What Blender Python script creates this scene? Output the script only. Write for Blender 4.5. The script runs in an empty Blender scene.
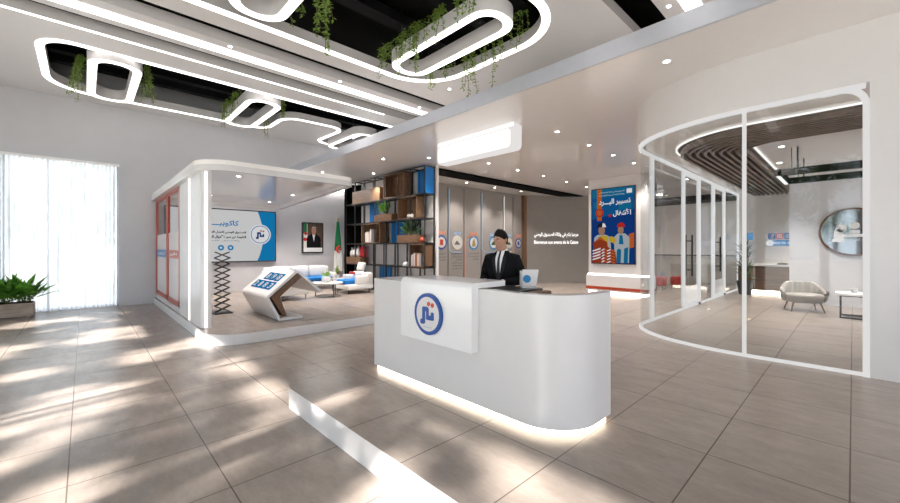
import bpy, bmesh, math, random, unicodedata
from mathutils import Vector, Matrix, noise as mnoise
from mathutils.geometry import tessellate_polygon
random.seed(7)
R = math.radians
PI = math.pi
SC = bpy.context.scene
COL = SC.collection

# ------------------------------------------------------------------ materials
def _new(name):
    m = bpy.data.materials.new(name); m.use_nodes = True
    nt = m.node_tree; nt.nodes.clear()
    out = nt.nodes.new('ShaderNodeOutputMaterial')
    return m, nt, out
def pr(name, col, rough=.5, metal=0., spec=.5, noise=0., nscale=8., bump=0., bscale=60., coat=0., stretch=None, sub=0.):
    m, nt, out = _new(name)
    b = nt.nodes.new('ShaderNodeBsdfPrincipled')
    b.inputs['Base Color'].default_value = (*col, 1); b.inputs['Roughness'].default_value = rough
    b.inputs['Metallic'].default_value = metal; b.inputs['Specular IOR Level'].default_value = spec
    b.inputs['Coat Weight'].default_value = coat
    nt.links.new(b.outputs[0], out.inputs[0])
    tc = nt.nodes.new('ShaderNodeTexCoord'); vec = tc.outputs['Object']
    if stretch:
        mp = nt.nodes.new('ShaderNodeMapping'); mp.inputs['Scale'].default_value = stretch
        nt.links.new(vec, mp.inputs[0]); vec = mp.outputs[0]
    n = nt.nodes.new('ShaderNodeTexNoise'); n.inputs['Scale'].default_value = nscale; n.inputs['Detail'].default_value = 4
    nt.links.new(vec, n.inputs['Vector'])
    rp = nt.nodes.new('ShaderNodeValToRGB'); k = noise
    rp.color_ramp.elements[0].position = .3; rp.color_ramp.elements[1].position = .7
    rp.color_ramp.elements[0].color = (*[c*(1-k) for c in col], 1)
    rp.color_ramp.elements[1].color = (*[min(1, c*(1+k)) for c in col], 1)
    nt.links.new(n.outputs['Fac'], rp.inputs[0]); nt.links.new(rp.outputs[0], b.inputs['Base Color'])
    if bump:
        n2 = nt.nodes.new('ShaderNodeTexNoise'); n2.inputs['Scale'].default_value = bscale
        bp = nt.nodes.new('ShaderNodeBump'); bp.inputs['Strength'].default_value = bump; bp.inputs['Distance'].default_value = .01
        nt.links.new(vec, n2.inputs['Vector']); nt.links.new(n2.outputs['Fac'], bp.inputs['Height'])
        nt.links.new(bp.outputs[0], b.inputs['Normal'])
    return m
def em(name, col, s):
    m, nt, out = _new(name)
    e = nt.nodes.new('ShaderNodeEmission'); e.inputs[0].default_value = (*col, 1); e.inputs[1].default_value = s
    nt.links.new(e.outputs[0], out.inputs[0]); return m
def glass(name, tint=(1, 1, 1), refl=.08, milk=0.):
    m, nt, out = _new(name)
    t = nt.nodes.new('ShaderNodeBsdfTransparent'); t.inputs[0].default_value = (*tint, 1)
    g = nt.nodes.new('ShaderNodeBsdfGlossy'); g.inputs['Roughness'].default_value = .02
    lw = nt.nodes.new('ShaderNodeLayerWeight'); lw.inputs[0].default_value = .25
    ml = nt.nodes.new('ShaderNodeMath'); ml.operation = 'MULTIPLY_ADD'; ml.inputs[1].default_value = .16; ml.inputs[2].default_value = refl*.25
    nt.links.new(lw.outputs['Fresnel'], ml.inputs[0])
    mx = nt.nodes.new('ShaderNodeMixShader'); nt.links.new(ml.outputs[0], mx.inputs[0])
    nt.links.new(t.outputs[0], mx.inputs[1]); nt.links.new(g.outputs[0], mx.inputs[2])
    last = mx
    if milk:
        d = nt.nodes.new('ShaderNodeBsdfDiffuse'); d.inputs[0].default_value = (.9, .9, .9, 1)
        m2 = nt.nodes.new('ShaderNodeMixShader'); m2.inputs[0].default_value = milk
        nt.links.new(mx.outputs[0], m2.inputs[1]); nt.links.new(d.outputs[0], m2.inputs[2]); last = m2
    nt.links.new(last.outputs[0], out.inputs[0]); return m
def sheer(name):
    m, nt, out = _new(name)
    t = nt.nodes.new('ShaderNodeBsdfTransparent')
    tr = nt.nodes.new('ShaderNodeBsdfTranslucent'); tr.inputs[0].default_value = (.74, .76, .79, 1)
    d = nt.nodes.new('ShaderNodeBsdfDiffuse'); d.inputs[0].default_value = (.75, .77, .80, 1)
    a = nt.nodes.new('ShaderNodeMixShader'); a.inputs[0].default_value = .15
    nt.links.new(tr.outputs[0], a.inputs[1]); nt.links.new(d.outputs[0], a.inputs[2])
    b = nt.nodes.new('ShaderNodeMixShader'); b.inputs[0].default_value = .90
    nt.links.new(t.outputs[0], b.inputs[1]); nt.links.new(a.outputs[0], b.inputs[2])
    nt.links.new(b.outputs[0], out.inputs[0]); return m
def tile(name, x0, sx, y0, sy, grout=(.10, .08, .068), base=((.20, .166, .143), (.315, .272, .242))):
    m, nt, out = _new(name)
    N = nt.nodes.new; L = nt.links.new
    b = N('ShaderNodeBsdfPrincipled'); L(b.outputs[0], out.inputs[0])
    geo = N('ShaderNodeNewGeometry'); sep = N('ShaderNodeSeparateXYZ'); L(geo.outputs['Position'], sep.inputs[0])
    def mth(op, a, v=None, c=None):
        n = N('ShaderNodeMath'); n.operation = op
        for i, q in enumerate((a, v, c)):
            if q is None: continue
            if isinstance(q, (int, float)): n.inputs[i].default_value = q
            else: L(q, n.inputs[i])
        return n.outputs[0]
    res = []; cells = []
    for ax, o, s in (('X', x0, sx), ('Y', y0, sy)):
        q = mth('DIVIDE', mth('SUBTRACT', sep.outputs[ax], o), s)
        f = mth('FRACT', q); cells.append(mth('FLOOR', q))
        dist = mth('MULTIPLY', mth('MINIMUM', f, mth('SUBTRACT', 1., f)), s)
        res.append(mth('LESS_THAN', dist, .0042))
    line = mth('MAXIMUM', res[0], res[1])
    cell = mth('FRACT', mth('MULTIPLY', mth('SINE', mth('ADD', mth('MULTIPLY', cells[0], 12.99), mth('MULTIPLY', cells[1], 78.2))), 43758.5))
    mp = N('ShaderNodeMapping'); mp.inputs['Scale'].default_value = (3.2, 1.1, 1); L(geo.outputs['Position'], mp.inputs[0])
    n1 = N('ShaderNodeTexNoise'); n1.inputs['Scale'].default_value = 2.6; n1.inputs['Detail'].default_value = 10; n1.inputs['Roughness'].default_value = .72
    L(mp.outputs[0], n1.inputs['Vector'])
    n2 = N('ShaderNodeTexNoise'); n2.inputs['Scale'].default_value = 26; n2.inputs['Detail'].default_value = 5
    L(geo.outputs['Position'], n2.inputs['Vector'])
    fac = mth('ADD', mth('MULTIPLY_ADD', n2.outputs['Fac'], .16, 0.), mth('MULTIPLY', n1.outputs['Fac'], .8))
    fac = mth('ADD', fac, mth('MULTIPLY_ADD', cell, .12, -.06))
    rp = N('ShaderNodeValToRGB'); rp.color_ramp.elements[0].position = .22; rp.color_ramp.elements[1].position = .70
    rp.color_ramp.elements[0].color = (*base[0], 1); rp.color_ramp.elements[1].color = (*base[1], 1)
    L(fac, rp.inputs[0])
    mx = N('ShaderNodeMix'); mx.data_type = 'RGBA'
    L(line, mx.inputs[0]); L(rp.outputs[0], mx.inputs[6]); mx.inputs[7].default_value = (*grout, 1)
    L(mx.outputs[2], b.inputs['Base Color'])
    b.inputs['Roughness'].default_value = .27
    b.inputs['Specular IOR Level'].default_value = .45
    return m
def wood(name, c1, c2, scale=(1, 14, 14), rough=.45):
    m, nt, out = _new(name)
    N = nt.nodes.new; L = nt.links.new
    b = N('ShaderNodeBsdfPrincipled'); b.inputs['Roughness'].default_value = rough; L(b.outputs[0], out.inputs[0])
    tc = N('ShaderNodeTexCoord'); mp = N('ShaderNodeMapping'); mp.inputs['Scale'].default_value = scale
    L(tc.outputs['Object'], mp.inputs[0])
    n = N('ShaderNodeTexNoise'); n.inputs['Scale'].default_value = 2.5; n.inputs['Detail'].default_value = 6; n.inputs['Distortion'].default_value = .6
    L(mp.outputs[0], n.inputs['Vector'])
    rp = N('ShaderNodeValToRGB'); rp.color_ramp.elements[0].position = .32; rp.color_ramp.elements[1].position = .68
    rp.color_ramp.elements[0].color = (*c1, 1); rp.color_ramp.elements[1].color = (*c2, 1)
    L(n.outputs['Fac'], rp.inputs[0]); L(rp.outputs[0], b.inputs['Base Color'])
    return m
def leafmat(name, c1, c2):
    m, nt, out = _new(name)
    N = nt.nodes.new; L = nt.links.new
    g = N('ShaderNodeTexCoord'); n = N('ShaderNodeTexNoise'); n.inputs['Scale'].default_value = 9; n.inputs['Detail'].default_value = 2
    L(g.outputs['Object'], n.inputs['Vector'])
    rp = N('ShaderNodeValToRGB'); rp.color_ramp.elements[0].position = .35; rp.color_ramp.elements[1].position = .65
    rp.color_ramp.elements[0].color = (*c1, 1); rp.color_ramp.elements[1].color = (*c2, 1); L(n.outputs['Fac'], rp.inputs[0])
    b = N('ShaderNodeBsdfPrincipled'); b.inputs['Roughness'].default_value = .45; L(rp.outputs[0], b.inputs['Base Color'])
    t = N('ShaderNodeBsdfTranslucent'); L(rp.outputs[0], t.inputs[0])
    x = N('ShaderNodeMixShader'); x.inputs[0].default_value = .3; L(b.outputs[0], x.inputs[1]); L(t.outputs[0], x.inputs[2])
    L(x.outputs[0], out.inputs[0]); return m

M = {}
M['tile_low'] = tile('porcelain floor tiles', -.085, .82, 3.75, .79)
M['tile_up'] = tile('porcelain tiles of raised floor', 2.33, .82, .705, .692)
M['wall'] = pr('white plaster', (.56, .56, .585), .55, noise=.02, nscale=3)
M['wall_warm'] = pr('warm light grey plaster', (.66, .63, .61), .5, noise=.02, nscale=3)
M['wall_grey'] = pr('taupe grey wall', (.27, .25, .235), .5, noise=.03, nscale=3)
M['concrete'] = pr('grey stone cladding', (.42, .40, .37), .35, noise=.12, nscale=2)
M['white'] = pr('white lacquer', (.68, .665, .665), .22, noise=.01)
M['white_matte'] = pr('white solid surface', (.72, .70, .70), .32, noise=.01)
M['ceil_gloss'] = pr('glossy white ceiling', (.90, .87, .85), .12, noise=.01, spec=.6)
M['ceil'] = pr('white ceiling panel', (.72, .70, .70), .4, noise=.01)
M['fascia'] = pr('satin metal fascia', (.58, .60, .66), .3, metal=.5, noise=.02)
M['black'] = pr('black paint', (.003, .003, .003), .9, spec=.1)
M['black_metal'] = pr('black powder coated steel', (.012, .012, .013), .4, noise=.1)
M['dark_duct'] = pr('dark duct', (.008, .008, .009), .8, noise=.2, spec=.1)
M['led'] = em('white led strip', (1, .96, .93), 2.6)
M['led_soft'] = em('white led panel', (1, .95, .90), 4)
M['lamp_body'] = em('translucent lamp body', (1, .96, .94), .72)
M['led_dim'] = em('soft lit line', (1, .96, .92), 1.1)
M['led_post'] = em('light profile lens', (1, .96, .93), 2.2)
M['led_cove2'] = em('pavilion cove light', (1, .94, .89), 14)
M['led_cove'] = em('cove light', (1, .95, .90), 26)
M['led_lamp'] = em('lamp diffuser', (1, .96, .94), 1.1)
M['led_warm'] = em('warm white led', (1, .85, .68), 7)
M['glow_frame'] = em('glowing white frame', (1, .98, .97), .68)  # weak emission whitens the glazing frames, posts and doors
M['spot'] = em('downlight lens', (1, .93, .84), 25)
M['glass'] = glass('clear glass', (.97, .98, .98))
M['glass_w'] = glass('window glass', (1, 1, 1), .04)
M['sheer'] = sheer('sheer curtain fabric')
M['frame_white'] = pr('white frame', (.85, .85, .86), .35)
M['orange'] = pr('orange lacquer', (.40, .045, .012), .35, noise=.04)
M['wood'] = wood('walnut veneer', (.085, .038, .018), (.17, .08, .038), (14, 1.2, 14))
M['wood_x'] = wood('oak veneer', (.12, .062, .03), (.21, .115, .058), (10, 2, 10))
M['wood_dark'] = wood('dark slat wood', (.045, .026, .018), (.10, .06, .04), (3, 3, 10))
M['wood_slat'] = wood('slat wood', (.10, .065, .048), (.17, .115, .085), (3, 3, 10))
M['wood_v'] = wood('vertical wood strip', (.14, .075, .035), (.24, .13, .07), (14, 14, 1))
M['wood_grey'] = wood('weathered planter wood', (.26, .21, .17), (.42, .35, .29), (1.5, 12, 14), .7)
M['blue'] = pr('bright blue panel', (.005, .17, .52), .35)
M['blue_fab'] = pr('blue cushion fabric', (.003, .14, .42), .8, bump=.3, bscale=200)
M['sky_blue'] = pr('sky blue print', (.006, .19, .44), .4)
M['logo_blue'] = pr('logo blue', (.006, .065, .30), .35)
M['logo_red'] = pr('logo orange red', (.55, .05, .015), .35)
M['print_white'] = pr('white print', (.85, .85, .86), .4)
M['print_grey'] = pr('dark grey print', (.10, .10, .11), .5)
M['white_fab'] = pr('white upholstery', (.76, .74, .72), .75, bump=.25, bscale=220)
M['grey_fab'] = pr('grey beige upholstery', (.30, .28, .26), .85, bump=.3, bscale=250, noise=.05)
M['red_fab'] = pr('red upholstery', (.42, .025, .02), .7, bump=.2, bscale=200)
M['leaf'] = leafmat('green leaves', (.05, .20, .02), (.17, .40, .05))
M['leaf_vine'] = leafmat('vine leaves', (.10, .21, .015), (.27, .42, .05))
M['leaf_dark'] = leafmat('dark green leaves', (.012, .05, .012), (.035, .12, .025))
M['leaf_tree'] = leafmat('tree leaves', (.05, .12, .02), (.10, .2, .05))
M['stem'] = pr('plant stem', (.10, .12, .03), .7)
M['bark'] = pr('tree bark', (.12, .085, .06), .9, noise=.3, nscale=12)
M['soil'] = pr('potting soil', (.03, .02, .015), .95, noise=.3, nscale=30)
M['pot_dark'] = pr('dark grey pot', (.05, .055, .06), .5)
M['grass'] = pr('pale gravel garden', (.50, .50, .46), .95, noise=.25, nscale=1.5)
M['pave'] = pr('pale bounce paving', (.75, .73, .70), .9, noise=.1)  # very pale so the added terrace throws sunlight back indoors
M['milk'] = glass('frosted glass strip', (.95, .95, .96), .05, milk=.55)
M['mirror'] = pr('mirror glass', (.17, .175, .175), .04, metal=1.)
M['flag_green'] = pr('flag green', (.0, .14, .045), .7)
M['flag_white'] = pr('flag white', (.78, .78, .76), .7)
M['flag_red'] = pr('flag red', (.60, .015, .02), .7)
M['brass'] = pr('brass', (.5, .36, .12), .3, metal=1.)
M['skin'] = pr('skin', (.42, .225, .15), .5, noise=.03, spec=.35)
M['hair'] = pr('black hair', (.006, .005, .004), .75, bump=.4, bscale=90, spec=.2)
M['suit'] = pr('black suit cloth', (.007, .007, .008), .9, spec=.15, bump=.15, bscale=300)
M['lapel'] = pr('black lapel cloth', (.011, .011, .013), .7, spec=.25)
M['shirt'] = pr('white shirt', (.75, .75, .77), .7)
M['tie'] = pr('black tie', (.006, .006, .008), .4)
M['lip'] = pr('lips', (.40, .17, .14), .5)
M['eye_dark'] = pr('dark iris', (.01, .008, .006), .2)
M['eye_white'] = pr('eye white', (.42, .38, .35), .4)
M['screen_grey'] = em('lit white screen', (.93, .93, .94), .52)
M['screen_blue'] = em('lit blue screen', (.01, .27, .62), 0.55)
M['screen_deep'] = em('lit deep blue screen', (.008, .05, .24), 0.55)
M['screen_mid'] = em('lit mid blue screen', (.01, .13, .36), 0.5)
M['screen_cyan'] = em('lit cyan screen', (.015, .23, .45), 0.42)
M['screen_white'] = em('lit white print', (.95, .95, .97), 0.6)
M['screen_orange'] = em('lit orange print', (.62, .14, .03), 0.55)
M['screen_red'] = em('lit red print', (.60, .03, .02), 0.55)
M['screen_yellow'] = em('lit yellow print', (.75, .50, .05), 0.5)
M['screen_skin'] = em('lit skin tone', (.55, .30, .2), 0.45)
M['screen_dark'] = em('lit dark print', (.02, .02, .03), .5)
M['screen_lgrey'] = em('lit pale grey print', (.60, .66, .70), 0.45)
M['screen_brick'] = em('lit brick print', (.32, .05, .02), 0.6)
M['neon_blue'] = em('blue neon line', (.42, .62, .88), 0.8)
M['neon_orange'] = em('orange neon line', (1, .33, .18), 0.8)
M['neon_white'] = em('white sign letters', (1, .98, .95), 1.3)
M['sign_pale'] = pr('pale emblem disc', (.55, .53, .49), .5)
M['marble'] = pr('white marble top', (.80, .79, .78), .25, noise=.05, nscale=5)
M['paper'] = pr('paper', (.80, .78, .74), .7)
M['steel'] = pr('brushed steel', (.55, .55, .56), .35, metal=1.)

# ------------------------------------------------------------------ geometry helpers
def circ(cx, cy, rx, ry=None, n=28, a0=0., a1=2*PI):
    ry = rx if ry is None else ry
    full = abs(a1-a0-2*PI) < 1e-6
    k = n if full else n+1
    return [(cx+rx*math.cos(a0+(a1-a0)*i/n), cy+ry*math.sin(a0+(a1-a0)*i/n)) for i in range(k)]
def rpoly(pts, seg=10):
    out = []; n = len(pts)
    for i in range(n):
        p = Vector(pts[i][:2]); r = pts[i][2] if len(pts[i]) > 2 else 0
        if r <= 1e-5: out.append((p.x, p.y)); continue
        a = (Vector(pts[i-1][:2])-p).normalized(); b = (Vector(pts[(i+1) % n][:2])-p).normalized()
        ang = a.angle(b); t = r/math.tan(ang/2)
        c = p+(a+b).normalized()*(r/math.sin(ang/2))
        s = p+a*t-c; e = p+b*t-c
        a0 = math.atan2(s.y, s.x); a1 = math.atan2(e.y, e.x); d = a1-a0
        while d > PI: d -= 2*PI
        while d < -PI: d += 2*PI
        for k in range(seg+1):
            q = a0+d*k/seg; out.append((c.x+r*math.cos(q), c.y+r*math.sin(q)))
    return out
def rrect(x0, y0, x1, y1, r, seg=8): return rpoly([(x0, y0, r), (x1, y0, r), (x1, y1, r), (x0, y1, r)], seg)
def area(p): return sum(p[i-1][0]*p[i][1]-p[i][0]*p[i-1][1] for i in range(len(p)))/2
def offset(poly, d, closed=True):        # outward for d>0 on a counter-clockwise outline
    n = len(poly); out = []
    s = 1 if (not closed or area(poly) > 0) else -1
    for i in range(n):
        p = Vector(poly[i]); q0 = Vector(poly[i-1]) if (closed or i > 0) else None
        q1 = Vector(poly[(i+1) % n]) if (closed or i < n-1) else None
        ns = []
        if q0 is not None and (p-q0).length > 1e-7: t = (p-q0).normalized(); ns.append(Vector((t.y, -t.x)))
        if q1 is not None and (q1-p).length > 1e-7: t = (q1-p).normalized(); ns.append(Vector((t.y, -t.x)))
        if len(ns) == 0: out.append(tuple(p)); continue
        v = sum(ns, Vector((0, 0))).normalized()
        k = 1/max(.4, v.dot(ns[0]))
        out.append(tuple(p+v*d*s*k))
    return out

ROOT = {}
class MB:
    def __init__(s, T=None): s.v = []; s.f = []; s.mi = []; s.T = T; s.cur = 0; s.smooth = []; s.sm = False
    def add(s, vs, fs):
        o = len(s.v)
        for p in vs:
            p = Vector(p)
            s.v.append(tuple(s.T @ p) if s.T is not None else tuple(p))
        for f in fs:
            s.f.append(tuple(i+o for i in f)); s.mi.append(s.cur); s.smooth.append(s.sm)
        return s
    def box(s, x0, y0, z0, x1, y1, z1):
        return s.add([(x0, y0, z0), (x1, y0, z0), (x1, y1, z0), (x0, y1, z0), (x0, y0, z1), (x1, y0, z1), (x1, y1, z1), (x0, y1, z1)],
                     [(0, 3, 2, 1), (4, 5, 6, 7), (0, 1, 5, 4), (1, 2, 6, 5), (2, 3, 7, 6), (3, 0, 4, 7)])
    def rbox(s, x0, y0, z0, x1, y1, z1, r=.03, seg=3):      # box with all edges rounded
        bm = bmesh.new(); bmesh.ops.create_cube(bm, size=1)
        for v in bm.verts: v.co = Vector(((x0+x1)/2+v.co.x*(x1-x0), (y0+y1)/2+v.co.y*(y1-y0), (z0+z1)/2+v.co.z*(z1-z0)))
        r = min(r, .49*min(abs(x1-x0), abs(y1-y0), abs(z1-z0)))
        bmesh.ops.bevel(bm, geom=bm.edges[:], offset=r, segments=seg, profile=.5, affect='EDGES')
        return s.bm(bm)
    def bm(s, bm):
        bm.verts.index_update()
        s.add([v.co[:] for v in bm.verts], [[v.index for v in f.verts] for f in bm.faces]); bm.free(); return s
    def prism(s, poly, z0, z1, holes=(), sidemat=None, topmat=None):
        loops = [list(poly)]
        if area(loops[0]) < 0: loops[0].reverse()
        for h in holes:
            h = list(h)
            if area(h) > 0: h.reverse()
            loops.append(h)
        flat = [p for l in loops for p in l]; n = len(flat)
        tris = tessellate_polygon([[Vector((p[0], p[1], 0)) for p in l] for l in loops])
        vs = [(p[0], p[1], z0) for p in flat]+[(p[0], p[1], z1) for p in flat]
        top = []; bot = []
        for t in tris:
            a, b, c = [flat[i] for i in t]
            if (b[0]-a[0])*(c[1]-a[1])-(b[1]-a[1])*(c[0]-a[0]) < 0: t = t[::-1]
            top.append(tuple(i+n for i in t)); bot.append(tuple(t[::-1]))
        side = []; o = 0
        for l in loops:
            k = len(l)
            for i in range(k):
                j = (i+1) % k; side.append((o+i, o+j, o+j+n, o+i+n))
            o += k
        c = s.cur
        base = len(s.v)
        s.add(vs, [])
        def ff(fs, mi):
            for f in fs: s.f.append(tuple(i+base for i in f)); s.mi.append(mi); s.smooth.append(False)
        ff(bot, c); ff(top, c if topmat is None else topmat); ff(side, c if sidemat is None else sidemat)
        return s
    def ribbon(s, path, w, z0, z1, closed=False):     # path with width w (both sides), vertical walls
        a = offset(path, w/2, closed); b = offset(path, -w/2, closed); n = len(path)
        vs = []
        for i in range(n): vs += [(*a[i], z0), (*b[i], z0), (*b[i], z1), (*a[i], z1)]
        fs = []
        for i in range(n if closed else n-1):
            j = (i+1) % n; p = 4*i; q = 4*j
            for k in range(4): fs.append((p+k, p+(k+1) % 4, q+(k+1) % 4, q+k))
        if not closed: fs += [(3, 2, 1, 0), (4*n-4, 4*n-3, 4*n-2, 4*n-1)]
        return s.add(vs, fs)
    def cyl(s, p, q, r, r2=None, n=14, cap=True):
        p = Vector(p); q = Vector(q); r2 = r if r2 is None else r2; d = (q-p).normalized()
        a = d.orthogonal().normalized(); b = d.cross(a)
        vs = [p+(a*math.cos(2*PI*i/n)+b*math.sin(2*PI*i/n))*r for i in range(n)]+[q+(a*math.cos(2*PI*i/n)+b*math.sin(2*PI*i/n))*r2 for i in range(n)]
        fs = [(i, (i+1) % n, n+(i+1) % n, n+i) for i in range(n)]
        if cap: fs += [tuple(range(n))[::-1], tuple(range(n, 2*n))]
        return s.add(vs, fs)
    def tube(s, pts, r, n=8):
        pts = [Vector(p) for p in pts]
        rs = r if isinstance(r, (list, tuple)) else [r]*len(pts)
        vs = []; fs = []; prev = None
        for i, p in enumerate(pts):
            d = (pts[min(i+1, len(pts)-1)]-pts[max(i-1, 0)]).normalized()
            if prev is None: a = d.orthogonal().normalized()
            else:
                a = prev-d*prev.dot(d)
                a = a.normalized() if a.length > 1e-4 else d.orthogonal().normalized()
            prev = a; b = d.cross(a)
            vs += [p+(a*math.cos(2*PI*k/n)+b*math.sin(2*PI*k/n))*rs[i] for k in range(n)]
        for i in range(len(pts)-1):
            for k in range(n): fs.append((i*n+k, i*n+(k+1) % n, (i+1)*n+(k+1) % n, (i+1)*n+k))
        fs += [tuple(range(n))[::-1], tuple(range((len(pts)-1)*n, len(pts)*n))]
        return s.add(vs, fs)
    def rings(s, rings, cap=True):                    # loft equal-length loops
        n = len(rings[0]); vs = [p for r in rings for p in r]; fs = []
        for i in range(len(rings)-1):
            for k in range(n): fs.append((i*n+k, i*n+(k+1) % n, (i+1)*n+(k+1) % n, (i+1)*n+k))
        if cap: fs += [tuple(range(n))[::-1], tuple(range((len(rings)-1)*n, len(rings)*n))]
        return s.add(vs, fs)
    def lathe(s, prof, cx=0, cy=0, n=24):
        return s.rings([[(cx+r*math.cos(2*PI*k/n), cy+r*math.sin(2*PI*k/n), z) for k in range(n)] for r, z in prof])
    def ball(s, c, rx, ry=None, rz=None, n=16, m=10):
        ry = rx if ry is None else ry; rz = rx if rz is None else rz
        return s.rings([[(c[0]+rx*max(.002, math.sin(PI*j/m))*math.cos(2*PI*k/n), c[1]+ry*max(.002, math.sin(PI*j/m))*math.sin(2*PI*k/n), c[2]-rz*math.cos(PI*j/m)) for k in range(n)] for j in range(m+1)])
    def leaf(s, p, d, up, L, W):
        p = Vector(p); d = Vector(d).normalized(); u = Vector(up); u = (u-d*u.dot(d))
        u = u.normalized() if u.length > 1e-4 else d.orthogonal().normalized()
        w = d.cross(u); m = p+d*L*.5
        return s.add([p, m+w*W/2+u*W*.15, p+d*L, m-w*W/2+u*W*.15, m], [(0, 4, 1), (1, 4, 2), (2, 4, 3), (3, 4, 0)])
    def text(s, body, w=None, h=None, cx=0, cy=0, d=.004, z=0., bold=0.):
        c = bpy.data.curves.new('lettering', 'FONT'); c.body = body; c.offset = bold; c.resolution_u = 3
        o = bpy.data.objects.new('lettering', c); COL.objects.link(o)
        dg = bpy.context.evaluated_depsgraph_get(); ev = o.evaluated_get(dg); me = ev.to_mesh()
        vs = [v.co.copy() for v in me.vertices]; fs = [tuple(p.vertices) for p in me.polygons]
        ev.to_mesh_clear(); bpy.data.objects.remove(o); bpy.data.curves.remove(c)
        if not vs: return s
        x0 = min(v.x for v in vs); x1 = max(v.x for v in vs); y0 = min(v.y for v in vs); y1 = max(v.y for v in vs)
        kx = (w/(x1-x0)) if w else (h/(y1-y0)); ky = (h/(y1-y0)) if h else kx
        P = [((v.x-(x0+x1)/2)*kx+cx, (v.y-(y0+y1)/2)*ky+cy) for v in vs]
        return s.add([(p[0], p[1], z+d) for p in P], fs)
    def poly(s, pts, z0, z1): return s.prism(pts, z0, z1)
    def build(s, name, mats, parent=None, origin=None, smooth=None, local=False):
        me = bpy.data.meshes.new(name)
        if parent is not None: base = Vector((0, 0, 0)) if local else ROOT[parent.name]
        elif origin is not None: base = Vector(origin)
        else:
            xs = [p[0] for p in s.v]; ys = [p[1] for p in s.v]; zs = [p[2] for p in s.v]
            base = Vector(((min(xs)+max(xs))/2, (min(ys)+max(ys))/2, min(zs)))
        me.from_pydata([Vector(p)-base for p in s.v], [], s.f)
        mats = mats if isinstance(mats, (list, tuple)) else [mats]
        for m in mats: me.materials.append(M[m] if isinstance(m, str) else m)
        me.polygons.foreach_set('material_index', s.mi)
        bm = bmesh.new(); bm.from_mesh(me)
        bmesh.ops.recalc_face_normals(bm, faces=bm.faces[:]); bm.to_mesh(me); bm.free()
        if smooth is not None:
            me.polygons.foreach_set('use_smooth', [True]*len(me.polygons))
            if smooth < 179:
                try: me.set_sharp_from_angle(angle=R(smooth))
                except Exception: pass
        o = bpy.data.objects.new(name, me); COL.objects.link(o)
        if parent is not None: o.parent = parent; ROOT[o.name] = ROOT[parent.name]
        else: o.location = base; ROOT[o.name] = base
        return o
def thing(name, label, cat, loc=(0, 0, 0), group=None):
    o = bpy.data.objects.new(name, None); COL.objects.link(o); o.location = loc; o.empty_display_size = .1
    ROOT[o.name] = Vector(loc)
    o['label'] = label; o['category'] = cat
    if group: o['group'] = group
    return o
def tag(o, label, cat, group=None, kind=None):
    o['label'] = label; o['category'] = cat
    if group: o['group'] = group
    if kind: o['kind'] = kind
    return o
def struct(o): o['kind'] = 'structure'; return o
def copy_tree(o, loc=None, label=None, rotz=None):
    c = o.copy(); COL.objects.link(c)
    if loc is not None: c.location = loc
    if rotz is not None: c.rotation_euler = (0, 0, rotz)
    if label: c['label'] = label
    for ch in o.children:
        d = ch.copy(); COL.objects.link(d); d.parent = c
        for g in ch.children:
            e = g.copy(); COL.objects.link(e); e.parent = d
    return c
def frameX(X, y0=0, z0=0): return Matrix(((0, 0, -1, X), (-1, 0, 0, y0), (0, 1, 0, z0), (0, 0, 0, 1)))
def frameY(Y, x0=0, z0=0): return Matrix(((1, 0, 0, x0), (0, 0, -1, Y), (0, 1, 0, z0), (0, 0, 0, 1)))
# arabic letters joined by hand (contextual forms, right to left)
FORMS = {}
for cp in range(0xFE80, 0xFEFD):
    dec = unicodedata.decomposition(chr(cp)).split()
    if len(dec) >= 2 and dec[0] in ('<isolated>', '<final>', '<initial>', '<medial>'):
        FORMS.setdefault(''.join(chr(int(x, 16)) for x in dec[1:]), {})[dec[0][1:4]] = chr(cp)
def arab(t):
    out = []; toks = []; i = 0
    while i < len(t):
        if t[i:i+2] in FORMS and t[i] == '\u0644': toks.append(t[i:i+2]); i += 2
        else: toks.append(t[i]); i += 1
    def joins_next(c): return c == '\u0640' or ('ini' in FORMS.get(c, {}))
    def joins_prev(c): return c == '\u0640' or ('fin' in FORMS.get(c, {}))
    for k, c in enumerate(toks):
        if c not in FORMS: out.append(c); continue
        p = k > 0 and joins_next(toks[k-1]) and joins_prev(c)
        n = k < len(toks)-1 and joins_next(c) and joins_prev(toks[k+1])
        key = 'med' if p and n else 'fin' if p else 'ini' if n else 'iso'
        out.append(FORMS[c].get(key) or FORMS[c]['iso'])
    return ''.join(reversed(out))
def logo_shapes(blue, red, cx, cy, s, z0, z1):     # the blue lettermark with two dots
    for i, q in enumerate((rrect(-.50, -.52, -.16, -.26, .1), rrect(-.34, -.50, -.12, .30, .08), rrect(-.34, .16, .14, .40, .12), rrect(-.02, -.26, .16, .34, .07), rrect(-.02, -.26, .56, -.02, .08), rrect(.36, -.26, .56, .16, .07))):
        blue.poly([(cx+x*s, cy+y*s) for x, y in q], z0, z1+i*.0006)
    red.poly([(cx+x*s, cy+y*s) for x, y in circ(.16, .56, .12, n=16)], z0, z1)
    red.poly([(cx+x*s, cy+y*s) for x, y in circ(.46, .52, .12, n=16)], z0, z1)

# ------------------------------------------------------------------ room shell
Z1 = .21; ZB = .18; HC = 5.65; ZS = 4.18; YW = 14.4
struct(MB().box(-4.6, -6, -.2, 19.2, 14.6, 0).build('floor', 'tile_low'))
plat = rpoly([(1.53, -6), (19.0, -6), (19.0, 4.2), (1.53, 4.2, .22)], 10)
struct(MB().prism(plat, 0.001, Z1, sidemat=1).build('floor_raised', ['tile_up', 'white']))
bplat = rpoly([(1.5, 14.4), (1.5, 7.2, .6), (7.78, 7.2), (7.78, 14.4)], 12)
struct(MB().prism(bplat, 0.001, ZB, sidemat=1).build('floor_lounge', ['tile_low', 'white']))
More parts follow.
